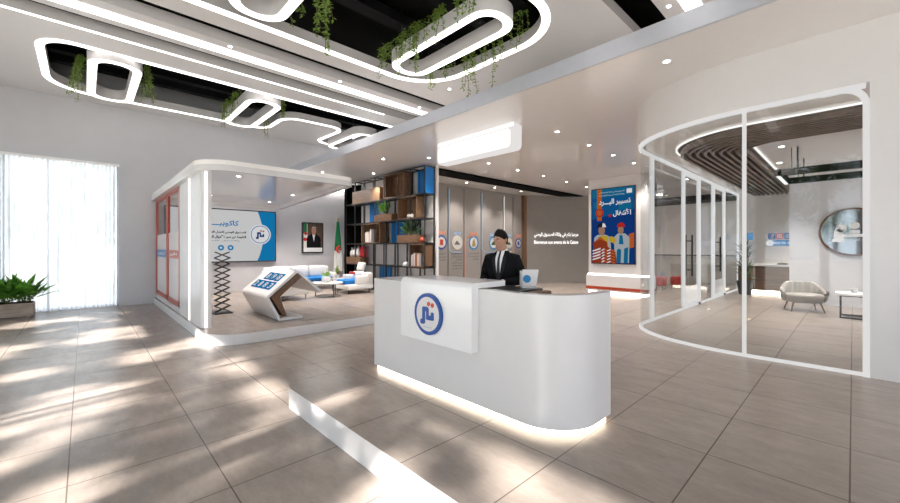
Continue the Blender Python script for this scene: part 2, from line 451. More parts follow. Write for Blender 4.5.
# back wall with the curtained window
w = MB()
w.box(-4.6, YW, 0, -1.48, YW+.25, 6.5); w.box(-1.48, YW, 4.0, .72, YW+.25, 6.5); w.box(.72, YW, 0, 8.1, YW+.25, 6.5)
struct(w.build('wall_back', 'wall'))
struct(MB().box(7.76, 8.75, 0, 7.86, YW, ZS).build('wall_divider', 'ceil'))
struct(MB().box(7.87, 11.06, 0, 15.5, 11.25, ZS).build('wall_timeline', 'wall_grey'))
struct(MB().prism([(15.36, 11.06), (18.5, 8.0), (18.75, 8.0), (15.6, 11.3)], 0, ZS).build('wall_diagonal', 'wall_grey'))
struct(MB().box(18.4, 2.5, 0, 18.6, 8.1, 1.34).build('wall_far', 'concrete'))
struct(MB().box(18.42, 2.5, 1.34, 18.6, 8.1, ZS).build('wall_far_upper', 'wall_warm'))
struct(MB().box(18.36, 2.5, 1.32, 18.42, 8.1, 1.37).build('trim_1', 'black_metal'))
struct(MB().box(18.3, 2.8, 3.5, 18.42, 8.1, 3.82).build('trim_2', 'black'))
w = MB(); fill_ops = [(-4.2, -.8), (-.4, 2.9), (3.3, 6.1), (6.9, 10.9), (11.3, 15.9)]  # openings added out of view, their daylight brightens the low ceiling
xs = [-4.85]+[q for o in fill_ops for q in o]+[19.2]
for i in range(0, len(xs), 2): w.box(xs[i], -6.2, 0, xs[i+1], -6, 6.5)
for a, b in fill_ops: w.box(a, -6.2, 0, b, -6, .25); w.box(a, -6.2, 3.45, b, -6, 6.5)
struct(w.build('wall_behind', 'wall'))
# left wall, three tall openings to the garden
w = MB()
ops = [(-4.0, 2.2), (2.36, 7.2), (7.36, 12.2)]; tops = [4.65, 4.15, 3.6]
ys = [-6]+[q for o in ops for q in o]+[14.6]
for i in range(0, len(ys), 2): w.box(-4.85, ys[i], 0, -4.6, ys[i+1], 6.5)
for (a, b), tp in zip(ops, tops): w.box(-4.85, a, tp, -4.6, b, 6.5)
struct(w.build('wall_left', 'wall'))
# roof over everything (black void above the ceiling panels)
struct(MB().box(-4.85, -6.2, 6.5, 19.2, 14.65, 6.65).build('ceiling_void', 'black'))
struct(MB().box(9.8, -6, ZS+.24, 9.9, 14.4, 6.5).build('wall_void', 'black'))
v = MB()
for y in (10.9, 11.6, 12.3, 13.0): v.box(-4.5, y, 6.1, 9.7, y+.22, 6.32)
for y in (4.2, 5.1, 6.3): v.box(-4.5, y, 6.2, 9.7, y+.3, 6.4)
struct(v.build('trim_ducts', 'dark_duct'))
# upper ceiling panels
near = rpoly([(0, 3.45, 1.1), (6.37, 3.45, 1.1), (6.37, 7.43, 1.25), (0, 7.43, 1.1)], 16)
far = rpoly([(9.4, 10.44), (-.70, 10.44, .6), (-.70, 13.78, .95), (4.48, 13.68, .5), (4.50, 11.97, .5), (6.29, 11.88, .38), (6.20, 13.95, .5), (9.4, 14.08)], 14)
near = offset(near, -.15); far = offset(far, -.13)
P = [MB().prism([(-4.6, 2.8), (9.7, 2.8), (9.7, 7.9), (-4.6, 7.9)], HC, HC+.2, holes=[near]),
     MB().box(-4.6, 8.4, HC, 9.7, 9.15, HC+.2),
     MB().prism([(-4.6, 9.65), (9.7, 9.65), (9.7, 14.4), (-4.6, 14.4)], HC, HC+.2, holes=[far]),
     MB().box(-4.6, 1.4, HC, 9.7, 2.25, HC+.2), MB().box(-4.6, -6, HC, 9.7, .9, HC+.2)]
for p in P: struct(p.build('ceiling', 'ceil'))
# lit edges and strips in the upper ceiling
def led_ring(poly, wd, label, z=HC):
    o = offset(poly, wd)
    m = MB().prism(o, z-.014, z-.002, holes=[poly]); return tag(m.build('led_strip', 'led'), label, 'light strip')
led_ring(near, .15, 'white light band around the edge of the rounded dark opening nearest the camera')
led_ring(far, .13, 'white wavy light band around the dark ceiling opening near the window wall')
tag(MB().box(-4.5, 8.67, HC-.014, 9.6, 8.93, HC-.002).build('led_strip', 'led'), 'wide bright light strip along the middle white ceiling rib', 'light strip')
tag(MB().box(-4.5, 9.65, HC-.014, 6.5, 9.715, HC-.002).build('led_strip', 'led'), 'thin light strip on the white rib beside the dark opening by the window wall', 'light strip')
tag(MB().box(-4.5, 1.70, HC-.014, 9.6, 1.95, HC-.002).build('led_strip', 'led'), 'bright light strip at the top right of the photo above the fascia', 'light strip')
# lower glossy ceiling
struct(MB().box(5.13, -6, ZS, 19.2, YW, ZS+.23).build('ceiling_low', 'ceil_gloss'))
struct(MB().box(5.09, -6, ZS-.004, 5.13, YW, ZS+.235).build('trim_fascia', 'fascia'))
struct(MB().box(8.1, 9.02, ZS-.05, 18.4, 9.78, ZS-.001).build('trim_slot', 'black'))

# window, curtain
w = MB()
for x in (-1.48, -.72, .66): w.box(x, YW+.08, 0, x+.06, YW+.15, 4.0)
w.box(-1.48, YW+.08, 3.93, .72, YW+.15, 4.0); w.box(-1.48, YW+.08, 0, .72, YW+.15, .06)
w1 = struct(w.build('window_1', 'frame_white'))
w1['label'] = 'tall white framed window behind sheer curtain'
MB().box(-1.44, YW+.11, .05, .68, YW+.12, 3.95).build('pane', 'glass_w', w1)
k = 2
for (a, b), tp in zip(ops, tops):
    w = MB()
    for y in (a, b-.06, (a+b)/2-.03): w.box(-4.76, y, 0, -4.69, y+.06, tp)
    w.box(-4.76, a, tp-.07, -4.69, b, tp); w.box(-4.76, a, 0, -4.69, b, .06)
    o = struct(w.build('window_%d' % k, 'frame_white')); k += 1
    MB().box(-4.73, a+.05, .05, -4.72, b-.05, tp-.06).build('pane', 'glass_w', o)
for a, b in fill_ops:  # added windows behind the camera, there to let in bounce light
    w = MB()
    for x in (a, b-.06, (a+b)/2-.03): w.box(x, -6.13, .25, x+.06, -6.07, 3.45)
    w.box(a, -6.13, 3.39, b, -6.07, 3.45); w.box(a, -6.13, .25, b, -6.07, .31)
    o = struct(w.build('window_%d' % (k+7), 'frame_white')); k += 1
    MB().box(a+.05, -6.105, .3, b-.05, -6.095, 3.4).build('pane', 'glass_w', o)
c = thing('sheer_curtain', 'floor length white sheer curtain hanging over the tall window', 'curtain', (-.38, 14.25, 0))
m = MB(); n = 260; top = []; bot = []
for i in range(n+1):
    x = -1.5+2.2*i/n
    y = 14.27+.035*math.sin(i*.62)+.02*math.sin(i*.23+1)
    top.append((x, y, 3.93)); bot.append((x+.006*math.sin(i*.4), y+.012*math.sin(i*.3), .03))
m.add(top+bot, [(i, i+1, n+2+i, n+1+i) for i in range(n)])
m.build('fabric', 'sheer', c, smooth=180)
m = MB().box(-1.5, 14.2, 3.93, .72, 14.32, 3.99); m.build('rail', 'frame_white', c)

# ------------------------------------------------------------------ glazed room on the right
path = [(6.35, -6.), (6.35, .9)]
cx, cy = 7.75, .9
path += [(cx-1.4*math.cos(a), cy+1.85*math.sin(a)) for a in [PI/2*i/22 for i in range(1, 23)]]
path += [(16.45, 2.75)]
pg = [(6.35, -.1), (6.35, .9)]+path[2:]
struct(MB().ribbon(path, .07, 3.50, ZS-.001).build('wall_glazing_band', 'white_matte', smooth=35))
struct(MB().box(6.315, -6, Z1, 6.385, -.13, 3.50).build('wall_right', 'white_matte'))
struct(MB().box(13.6, -6, Z1, 13.75, 1.17, 3.5).build('wall_white_partition', 'wall'))
struct(MB().box(16.5, -6, Z1, 16.65, 2.8, 3.5).build('wall_right_end', 'wall_warm'))
# ceiling of that room
rc = [(6.4, -6), (6.4, .9)]+[(p[0]+.06, p[1]-.06) for p in path[2:-1]]+[(16.45, 2.69), (16.45, -6)]
struct(MB().prism(rc, 3.5, 3.56).build('ceiling_room', 'ceil_gloss'))
# white frame around the glass
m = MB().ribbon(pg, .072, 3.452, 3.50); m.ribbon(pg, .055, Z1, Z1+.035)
fr = m.build('trim_glazing_frame', 'glow_frame'); struct(fr)
m = MB(frameX(6.35, -.04, 0)); m.sm = False
# right jamb with a rounded upper corner
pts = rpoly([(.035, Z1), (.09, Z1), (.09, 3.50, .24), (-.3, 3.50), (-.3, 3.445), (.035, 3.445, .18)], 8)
m.prism(pts, -.045, .045); struct(m.build('trim_jamb', 'glow_frame'))
m = MB(); m.box(6.33, .975, Z1+.035, 6.37, 1.018, 3.452); struct(m.build('trim_mullion', 'glow_frame'))
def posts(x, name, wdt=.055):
    return struct(MB().box(x-wdt/2, 2.72, Z1+.04, x+wdt/2, 2.78, 3.45).build(name, 'glow_frame'))
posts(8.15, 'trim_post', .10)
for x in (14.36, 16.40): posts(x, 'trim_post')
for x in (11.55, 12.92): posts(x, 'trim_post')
# panes
def pane(p, nm):
    return struct(MB().ribbon(p, .012, Z1+.05, 3.46).build(nm, 'glass', smooth=35))
curve = pg[1:-1]
pane([(6.35, -.06), (6.35, .9), (6.35, .96)], 'window_6'); pane([(6.35, 1.03)]+[q for q in curve if q[1] > 1.05]+[(8.11, 2.75)], 'window_7')
pane([(8.2, 2.75), (10.16, 2.75)], 'window_8'); pane([(11.59, 2.75), (12.88, 2.75)], 'window_9'); pane([(14.4, 2.75), (16.36, 2.75)], 'window_10')
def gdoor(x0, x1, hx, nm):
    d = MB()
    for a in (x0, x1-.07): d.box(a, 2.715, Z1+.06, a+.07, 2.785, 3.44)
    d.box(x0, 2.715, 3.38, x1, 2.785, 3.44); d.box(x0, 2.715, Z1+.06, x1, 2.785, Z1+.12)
    o = struct(d.build(nm, 'glow_frame')); o['label'] = 'glass door with long black bar handle'
    MB().box(x0+.07, 2.744, Z1+.12, x1-.07, 2.756, 3.38).build('pane', 'glass', o)
    MB().box(x0+.07, 2.742, Z1+.12, x1-.07, 2.758, .72).build('frosted_strip', M['milk'], o)
    h = MB()
    for y in (2.68, 2.82): h.cyl((hx, y, .97), (hx, y, 1.97), .022)
    for z in (1.12, 1.82): h.cyl((hx, 2.68, z), (hx, 2.82, z), .014)
    h.build('door_handle', 'black_metal', o, smooth=40)
    h = MB(); h.box(x1-.12, 2.70, Z1, x1, 2.80, Z1+.06); h.build('hinge', 'black_metal', o)
gdoor(10.16, 11.5, 10.64, 'door_1'); gdoor(12.98, 14.32, 13.5, 'door_2')

# slatted wood ceiling feature
def lpath(off):     # L shaped path inset from the glass line
    r0 = 1.3-off*.75
    X = 7.15+off; Y = 2.32-off
    return [(X, -5.5), (X, Y-r0)]+[(X+r0-r0*math.cos(a), Y-r0+r0*math.sin(a)) for a in [PI/2*i/14 for i in range(1, 15)]]+[(16.3, Y)]
s = thing('slatted_ceiling_feature', 'curved dark wood slatted ceiling band with lit edges inside the glazed room', 'ceiling feature', (7.7, 1.8, 3.4))
a, b = lpath(0), lpath(1.05)
m = MB(); m.prism(a+b[::-1], 3.47, 3.495); m.build('backing_board', 'wood_dark', s)
for i in range(9):
    MB().ribbon(lpath(.06+i*.115), .05, 3.38, 3.47).build('slat', 'wood_slat', s, smooth=35)
for off in (-.03, 1.08):
    MB().ribbon(lpath(off), .018, 3.47, 3.495).build('lit_edge', 'led_dim', s, smooth=35)

# ------------------------------------------------------------------ pavilion with the video wall
m = MB()
m.box(1.55, 10.45, ZB, 1.70, 14.4, .30); m.box(1.55, 10.45, 3.10, 1.70, 14.4, 3.14)
struct(m.build('wall_pavilion_rail', 'white'))
m = MB().prism(rpoly([(1.55, 10.42), (1.55, 8.2, .08), (1.71, 8.2), (1.71, 10.42)], 6), ZB, 3.12)
struct(m.build('wall_pavilion', 'white'))
pil = thing('led_profile', 'vertical light line in the white pavilion wall, left one beside the orange doors', 'light strip', (1.545, 9.3, ZB))
MB().box(1.538, 9.27, ZB+.01, 1.549, 9.33, 3.05).build('lens', 'led_post', pil)
pil = thing('led_profile', 'vertical light line at the open front corner of the white pavilion', 'light strip', (1.62, 8.19, ZB))
MB().box(1.60, 8.185, ZB+.01, 1.64, 8.199, 3.05).build('lens', 'led_post', pil)
roof = rpoly([(1.45, 14.4), (1.45, 7.80, .55), (4.45, 7.80, .25), (5.2, 14.4)], 12)
struct(MB().prism(roof, 3.16, 3.24).build('ceiling_pavilion', 'ceil_gloss'))
inner = rpoly([(1.56, 14.3), (1.56, 7.92, .45), (4.33, 7.92, .2), (5.06, 14.3)], 12)
struct(MB().prism(roof, 3.05, 3.16, holes=[inner]).build('trim_pavilion_fascia', 'white', smooth=40))
# sliding orange doors in the pavilion side
def odoor(y0, y1, band, txt, nm):
    m = MB()
    fw = .12
    for y in (y0, y1-fw): m.box(1.55, y, .30, 1.60, y+fw, 3.10)
    m.box(1.55, y0, .30, 1.60, y1, .42); m.box(1.55, y0, 2.98, 1.60, y1, 3.10)
    o = struct(m.build(nm, 'orange')); o['label'] = 'orange framed sliding panel with %s band' % ('a blue' if band == 'sky_blue' else 'an orange')
    MB().box(1.57, y0+fw, .42, 1.59, y1-fw, 2.03).build('lower_panel', 'white', o)
    MB().box(1.575, y0+fw, 2.03, 1.585, y1-fw, 2.98).build('pane', 'glass', o)
    b = MB().box(1.56, y0+fw, 1.40, 1.57, y1-fw, 1.60).build('lettered_band', band, o)
    t = MB(frameX(1.558, (y0+y1)/2, 1.5)); t.text(txt, w=(y1-y0)*.6, h=.09, bold=.02); t.build('lettering', 'print_white', b)
odoor(12.25, 14.35, 'sky_blue', 'CACO', 'door_3'); odoor(10.45, 12.22, 'orange', arab('نقرر'), 'door_4')

# video wall
tv = thing('video_wall', 'wide wall screen with blue curve, round emblem and arabic heading', 'screen', (3.8, 14.4, 1.2))
x0, x1, z0, z1 = 1.75, 4.99, 1.17, 2.95
MB().box(x0, 14.30, z0, x1, 14.40, z1).build('bezel', 'black_metal', tv)
T = frameY(14.298, 0, 0)
m = MB(T).poly([(x0+.04, z0+.04), (x1-.04, z0+.04), (x1-.04, z1-.04), (x0+.04, z1-.04)], 0, .003); m.build('screen', 'screen_grey', tv)
arc = [(4.38+.0, z1-.04)]+[(4.38+.18*math.sin(PI*i/12)-.0+(.0), z1-.04-(z1-z0-.08)*i/12) for i in range(1, 12)]+[(4.36, z0+.04)]
m = MB(T).poly(arc+[(x1-.04, z0+.04), (x1-.04, z1-.04)], .003, .005); m.build('blue_field', 'screen_blue', tv)
m = MB(T).poly(circ(4.46, 2.12, .35), .005, .007); m.build('emblem_ring', 'screen_white', tv)
m = MB(T).prism(circ(4.46, 2.12, .31), .007, .008, holes=[circ(4.46, 2.12, .285)]); m.build('emblem_line', 'screen_blue', tv)
b_, r_ = MB(T), MB(T); logo_shapes(b_, r_, 4.44, 2.10, .26, .008, .010)
b_.build('emblem_mark', 'screen_deep', tv); r_.build('emblem_dots', 'screen_orange', tv)
m = MB(T).text(arab('كاكوبيـــــــــج'), w=1.35, h=.25, cx=3.1, cy=2.44, z=.004, bold=.03); m.build('heading', 'screen_blue', tv)
m = MB(T)
m.text(arab('الصندوق الوطني للعطل المدفوعة الأجر والبطالة'), w=1.8, h=.12, cx=3.1, cy=2.17, z=.004, bold=.05)
m.text(arab('الناجمة عن سوء الأحوال الجوية لقطاعات البناء'), w=1.8, h=.12, cx=3.1, cy=2.02, z=.004, bold=.05)
m.text(arab('والأشغال العمومية والري'), w=1.5, h=.06, cx=3.05, cy=1.89, z=.004)
m.build('caption', 'screen_dark', tv)
m = MB(T)
for x in (3.25, 3.53): MB(T).prism(circ(x, 1.66, .09), .004, .006, holes=[circ(x, 1.66, .038)]).build('icon', 'screen_blue', tv)

# portrait
pt = thing('framed_portrait', 'framed portrait of a person in a dark suit on the lounge wall', 'picture', (6.38, 14.4, 1.46))
T = frameY(14.34, 6.38, 0)
m = MB(frameY(14.40, 6.38, 0)); m.prism(rrect(-.42, 1.45, .42, 2.63, .03), 0, .06); m.build('frame', 'black_metal', pt)
m = MB(T).poly([(-.37, 1.50), (.37, 1.50), (.37, 1.66), (-.37, 1.66)], 0, .004); m.build('mount', 'print_white', pt)
m = MB(T).poly([(-.37, 1.66), (.37, 1.66), (.37, 2.58), (-.37, 2.58)], 0, .003); m.build('backdrop', 'wood_dark', pt)
m = MB(T).poly([(-.37, 1.66), (-.22, 1.66), (-.22, 2.58), (-.37, 2.58)], .003, .004); m.build('flag_left_half', 'flag_white', pt)
m = MB(T).poly([(-.37, 2.2), (-.24, 2.2), (-.24, 2.58), (-.37, 2.58)], .004, .005); m.build('flag_green_part', 'flag_green', pt)
m = MB(T).poly(circ(-.31, 1.98, .07), .005, .006); m.build('flag_red_mark', 'flag_red', pt); m = MB(T).poly(circ(-.29, 2.2, .06), .005, .006); m.build('flag_red_mark', 'flag_red', pt)
m = MB(T).poly(rpoly([(-.25, 1.66), (.30, 1.66), (.30, 2.05, .12), (.12, 2.20, .05), (-.06, 2.20, .05), (-.25, 2.05, .12)], 6), .006, .009); m.build('suit', 'suit', pt)
m = MB(T).poly([(-.04, 2.2), (.09, 2.2), (.03, 1.9)], .009, .010); m.build('shirt', 'shirt', pt)
m = MB(T).poly(circ(.03, 2.33, .095, .13), .009, .011); m.poly([(-.02, 2.16), (.08, 2.16), (.08, 2.24), (-.02, 2.24)], .009, .0105); m.build('face', 'skin', pt)
m = MB(T).poly(circ(.03, 2.42, .09, .05, a0=0, a1=PI), .011, .012); m.build('hair', M['concrete'], pt)

# flag on a pole
fl = thing('flag_on_pole', 'draped green and white flag with red crescent on a brass tipped pole', 'flag', (7.2, 13.9, ZB))
m = MB().cyl((7.2, 13.9, ZB), (7.2, 13.9, 2.72), .018); m.build('pole', 'brass', fl, smooth=40)
m = MB().lathe([(.16, ZB), (.16, ZB+.03), (.05, ZB+.07), (.02, ZB+.1)], 7.2, 13.9); m.build('base', 'brass', fl, smooth=40)
m = MB().ball((7.2, 13.9, 2.76), .035, .035, .06); m.build('finial', 'brass', fl, smooth=180)
def drape(za, zb, x0f, x1f):
    m = MB(); n = 30; k = 12; vs = []
    for j in range(k+1):
        z = za+(zb-za)*j/k
        sp = .06+.20*min(1, (2.68-z)/1.0)+.06*min(1, max(0, (2.68-z)-1.))
        for i in range(n+1):
            t = x0f(z)+(x1f(z)-x0f(z))*i/n
            vs.append((7.2-.05+sp*(t-.5)*2*.62, 13.88-.05-.045*math.sin(t*15+z*.8)-.02*math.sin(t*31), z))
    m.add(vs, [(j*(n+1)+i, j*(n+1)+i+1, (j+1)*(n+1)+i+1, (j+1)*(n+1)+i) for j in range(k) for i in range(n)])
    return m
drape(2.68, 1.55, lambda z: 0, lambda z: 1).build('green_field', 'flag_green', fl, smooth=180)
m = drape(1.55, .75, lambda z: 0, lambda z: 1); m.build('white_field', 'flag_white', fl, smooth=180)
m = MB(frameY(13.76, 7.16, 1.60))
m.prism([(x*.75, y*.75) for x, y in circ(0, 0, .17, .19, a0=R(50), a1=R(310))+circ(.06, 0, .12, .15, a0=R(300), a1=R(60))], 0, .004)
m.poly([(.05+.065*(1 if i % 2 == 0 else .4)*math.cos(i*PI/5+.3), .065*(1 if i % 2 == 0 else .4)*math.sin(i*PI/5+.3)) for i in range(10)], 0, .004)
m.build('crescent_and_star', 'flag_red', fl)

# ------------------------------------------------------------------ Z shaped touch kiosk
ks = thing('touch_kiosk', 'white folded Z shaped touch kiosk with walnut lining and blue screen tiles', 'kiosk', (3.0, 8.75, ZB))
prof = [(3.32, ZB+.005), (2.83, ZB+.005), (2.58, .68), (3.21, 1.21), (3.74, .72)]
def thick(pf, t):
    A = rpoly([(p[0], p[1], .10 if i in (2, 3) else .03 if i == 1 else 0) for i, p in enumerate([(pf[0][0], pf[0][1])]+pf[1:])], 8)
    return A
def open_round(pf, rads, seg=8):
    out = [pf[0]]
    for i in range(1, len(pf)-1):
        q = rpoly([(*pf[i-1], 0), (*pf[i], rads[i]), (*pf[i+1], 0)], seg)
        out += q[1:-1]
    return out+[pf[-1]]
cl = open_round(prof, [0, .03, .09, .09, 0])
def strip_xz(pth, t, ya, yb, m):
    a = offset(pth, t, False); n = len(pth); vs = []
    for i in range(n):
        vs += [(pth[i][0], ya, pth[i][1]), (a[i][0], ya, a[i][1]), (a[i][0], yb, a[i][1]), (pth[i][0], yb, pth[i][1])]
    fs = []
    for i in range(n-1):
        for k in range(4): fs.append((4*i+k, 4*i+(k+1) % 4, 4*i+4+(k+1) % 4, 4*i+4+k))
    fs += [(0, 1, 2, 3), (4*n-4, 4*n-3, 4*n-2, 4*n-1)]
    m.add(vs, fs)
m = MB(); strip_xz(cl, .05, 7.95, 9.58, m); m.build('folded_shell', 'white', ks, smooth=35)
# walnut lining inside the fold
inn = [(2.93, .26), (2.68, .68), (3.21, 1.12), (3.30, 1.04), (2.86, .66), (3.0, .26)]
vs = [(p[0], 7.985, p[1]) for p in inn]+[(p[0], 9.54, p[1]) for p in inn]
m = MB(); TT = Matrix(((1, 0, 0, 0), (0, 0, -1, 9.54), (0, 1, 0, 0), (0, 0, 0, 1)))
m.T = TT; m.prism(inn, 0, 1.56); m.build('walnut_lining', 'wood', ks)
# tiles on the sloping face
pA = Vector((2.62, 9.58, .69)); eu = Vector((0, -1, 0)); ev = Vector((3.21-2.58, 0, 1.21-.68)).normalized(); en = eu.cross(ev)
if en.x > 0: en = -en
TK = Matrix(((eu.x, ev.x, en.x, 2.58), (eu.y, ev.y, en.y, 9.58), (eu.z, ev.z, en.z, .68), (0, 0, 0, 1)))
nn = Vector((ev.z, 0, -ev.x)); nn = -nn if nn.z < 0 else nn
TK = Matrix(((0, ev.x, nn.x, 2.58), (-1, 0, 0, 9.58), (0, ev.z, nn.z, .68), (0, 0, 0, 1)))
# find which side of the path the face lies on
offs = .056 if offset(cl, 1, False)[len(cl)//2][1] > cl[len(cl)//2][1] else .003
for row, (v0, xs, tx) in enumerate(((.44, (.45, .77, 1.09), '898'), (.19, (.22, .52, .82, 1.12), '2883'))):
    for x, ch in zip(xs, tx):
        tl = MB(TK).poly(rrect(x, v0-.01, x+.285, v0+.205, .02), offs, offs+.004).build('screen_tile', 'screen_blue', ks)
        MB(TK).text(ch, h=.15, w=.17, cx=x+.14, cy=v0+.097, z=offs+.002, bold=.03).build('glyph', 'screen_white', tl)

# brochure stand
bs = thing('zigzag_brochure_stand', 'black zigzag folding brochure stand inside the pavilion', 'stand', (2.26, 9.84, ZB))
m = MB(); m.box(2.08, 9.68, ZB, 2.44, 10.0, ZB+.025); m.build('base', 'black_metal', bs)
for side, yy in (('a', 9.79), ('b', 9.88)):
    for ph in (0, 1):
        pts = []
        for i in range(11):
            x = 2.26+(.15 if (i+ph) % 2 else -.15); pts.append((x, yy+(.02 if ph else -.02), ZB+.03+i*.135))
        m = MB(); 
        for a_, b_ in zip(pts[:-1], pts[1:]): m.cyl(a_, b_, .011, n=8)
        m.build('scissor_arm', 'black_metal', bs, smooth=40)
for i in range(1, 10, 1):
    x = 2.26+(.15 if i % 2 else -.15)
    MB().box(x-.012, 9.77, ZB+.03+i*.135-.006, x+.012, 9.90, ZB+.03+i*.135+.006).build('rung', 'black_metal', bs)

# ------------------------------------------------------------------ plants
def blade_plant(f, st, base, n, L, W, spread, up=1.):
    for i in range(n):
        a = random.uniform(0, 2*PI); el = random.uniform(.55, 1.45)
        d = Vector((math.cos(a)*math.cos(el), math.sin(a)*math.cos(el), math.sin(el)*up))
        p = Vector(base)+Vector((math.cos(a), math.sin(a), 0))*random.uniform(0, spread*.3)
        l = L*random.uniform(.6, 1.1)
        q = p+d*l*.5
        st.tube([p, q], [.006, .003], 5)
        f.leaf(q-d*l*.12, d+Vector((0, 0, -.35)), (0, 0, 1), l*.62, W*random.uniform(.7, 1.1))
        for _ in range(2):
            dd = d+Vector((random.uniform(-.7, .7), random.uniform(-.7, .7), random.uniform(-.3, .3)))
            f.leaf(p+d*l*random.uniform(.2, .5), dd, (0, 0, 1), l*.45, W*.8)
def shrub(f, c, rx, ry, rz, n, L, W):
    for i in range(n):
        u = Vector((random.gauss(0, 1), random.gauss(0, 1), random.gauss(0, 1))).normalized()*random.uniform(.45, 1.)
        p = Vector((c[0]+u.x*rx, c[1]+u.y*ry, c[2]+u.z*rz))
        d = Vector((u.x, u.y, u.z*.6+random.uniform(-.2, .6)))+Vector((random.uniform(-.5, .5), random.uniform(-.5, .5), random.uniform(-.4, .4)))
        f.leaf(p, d, (0, 0, 1), L*random.uniform(.6, 1.1), W*random.uniform(.6, 1.1))
# planter by the window
pb = thing('wooden_planter', 'long weathered wooden planter box with leafy plants by the tall window', 'planter', (-1.45, 13.75, 0))
m = MB(); m.box(-2.1, 13.55, .03, -.88, 13.95, .34)
m.build('trough', 'wood_grey', pb)
m = MB()
for z in (.03, .185): m.box(-2.11, 13.54, z, -.87, 13.55, z+.14); m.box(-.88, 13.54, z, -.87, 13.96, z+.14)
m.build('plank', 'wood_grey', pb)
for x in (-2.05, -1.0): MB().box(x, 13.6, 0, x+.08, 13.9, .03).build('foot', 'wood_grey', pb)
MB().box(-2.06, 13.58, .34, -.9, 13.92, .355).build('soil', 'soil', pb)
for i, x in enumerate((-1.95, -1.62, -1.33, -1.06)):
    f, st = MB(), MB()
    blade_plant(f, st, (x, 13.75, .35), 34, .70, .17, .3); shrub(f, (x, 13.75, .60), .2, .16, .2, 60, .16, .08)
    o = f.build('leafy_plant', 'leaf', None, origin=(x, 13.75, .35), smooth=180)
    tag(o, ['leafy green plant at the far left end of the wooden planter', 'leafy green plant second from the left in the wooden planter', 'leafy green plant second from the right in the wooden planter', 'leafy green plant at the right end of the wooden planter'][i], 'plant', 'plants in the wooden planter')
    st.build('stem', 'stem', o)
# corner plant in the glazed room
cp = thing('potted_plant', 'tall dark green plant in dark pot behind the glass doors', 'plant', (14.95, 2.33, Z1))
MB().lathe([(.16, Z1), (.22, Z1+.42), (.20, Z1+.42), (.19, Z1+.38), (.01, Z1+.38)], 14.95, 2.33).build('pot', 'pot_dark', cp, smooth=40)
f, st = MB(), MB()
for k in range(3): st.tube([(14.95+.04*k-.04, 2.33, Z1+.36), (14.95+.1*(k-1), 2.33-.05*k, Z1+1.3)], .015, 6)
for h in (.55, .8, 1.05, 1.25, 1.4):
    for i in range(20):
        a = random.uniform(0, 2*PI); el = random.uniform(-.1, 1.1)
        f.leaf((14.95, 2.33, Z1+h), (math.cos(a)*math.cos(el), math.sin(a)*math.cos(el)*.8, math.sin(el)), (0, 0, 1), random.uniform(.3, .5), .06)
f.build('foliage', 'leaf_dark', cp, smooth=180); st.build('stem', 'bark', cp)

# ------------------------------------------------------------------ lounge seating
def sofa(name, label, loc, rz, W, D, H, cush, group, seats, arm=.16):
    t = thing(name, label, 'sofa' if seats > 1 else 'armchair', (0, 0, 0), group)
    # front faces -Y, back at +D
    MB().rbox(-W/2, .04, .14, W/2, D, .30, .03).build('base', 'white_fab', t, local=True, smooth=35)
    MB().rbox(-W/2, D-.22, .28, W/2, D, H, .06).build('backrest', 'white_fab', t, local=True, smooth=35)
    for s in (-1, 1): MB().rbox(min(s*W/2, s*(W/2-arm)), .04 if seats > 1 else .34, .28, max(s*W/2, s*(W/2-arm)), D-.1, .58, .04).build('armrest', 'white_fab', t, local=True, smooth=35)
    iw = (W-2*arm)/seats
    for k in range(seats):
        x = -W/2+arm+iw*k
        MB().rbox(x+.01, 0.02, .30, x+iw-.01, D-.2, .45, .045).build('seat_cushion', cush, t, local=True, smooth=40)
        MB().rbox(x+.01, D-.36, .43, x+iw-.01, D-.16, H+.03, .07).build('back_cushion', 'white_fab', t, local=True, smooth=40)
    for sx in (-1, 1):
        for y in (.1, D-.1): MB().cyl((sx*(W/2-.1), y, .14), (sx*(W/2-.1), y, 0), .018, .014).build('leg', 'black_metal', t, local=True)
    t.location = loc; t.rotation_euler = (0, 0, rz); return t
sofa('sofa', 'long white sofa with blue seat cushions against the lounge wall', (5.55, 13.0, ZB), 0, 2.3, .9, .80, 'blue_fab', 'white lounge seats', 3)
sofa('sofa', 'white sofa seen from behind through the touch kiosk', (4.72, 11.55, ZB), R(90), 1.55, .85, .78, 'blue_fab', 'white lounge seats', 2)
sofa('lounge_armchair', 'white armchair with blue seat in front of the black bookcase', (5.98, 11.42, ZB), R(-90), .95, .95, .66, 'blue_fab', 'white lounge seats', 1)
o = MB().rbox(-.2, -.06, -.15, .2, .06, .15, .055, 4).build('throw_pillow', 'white_fab', None, origin=(0, 0, -.15), smooth=180)
o.location = (6.72, 11.45, ZB+.70); o.rotation_euler = (R(-18), 0, R(-90)); tag(o, 'white throw pillow leaning on the armchair back before the bookcase', 'pillow')
o = MB().rbox(-.12, -.03, -.045, .12, .03, .045, .028, 3).build('small_cushion', 'red_fab', None, origin=(0, 0, -.045), smooth=180)
o.location = (6.38, 11.35, ZB+.605); o.rotation_euler = (0, 0, R(-70)); tag(o, 'small red cushion on the white armchair', 'cushion')
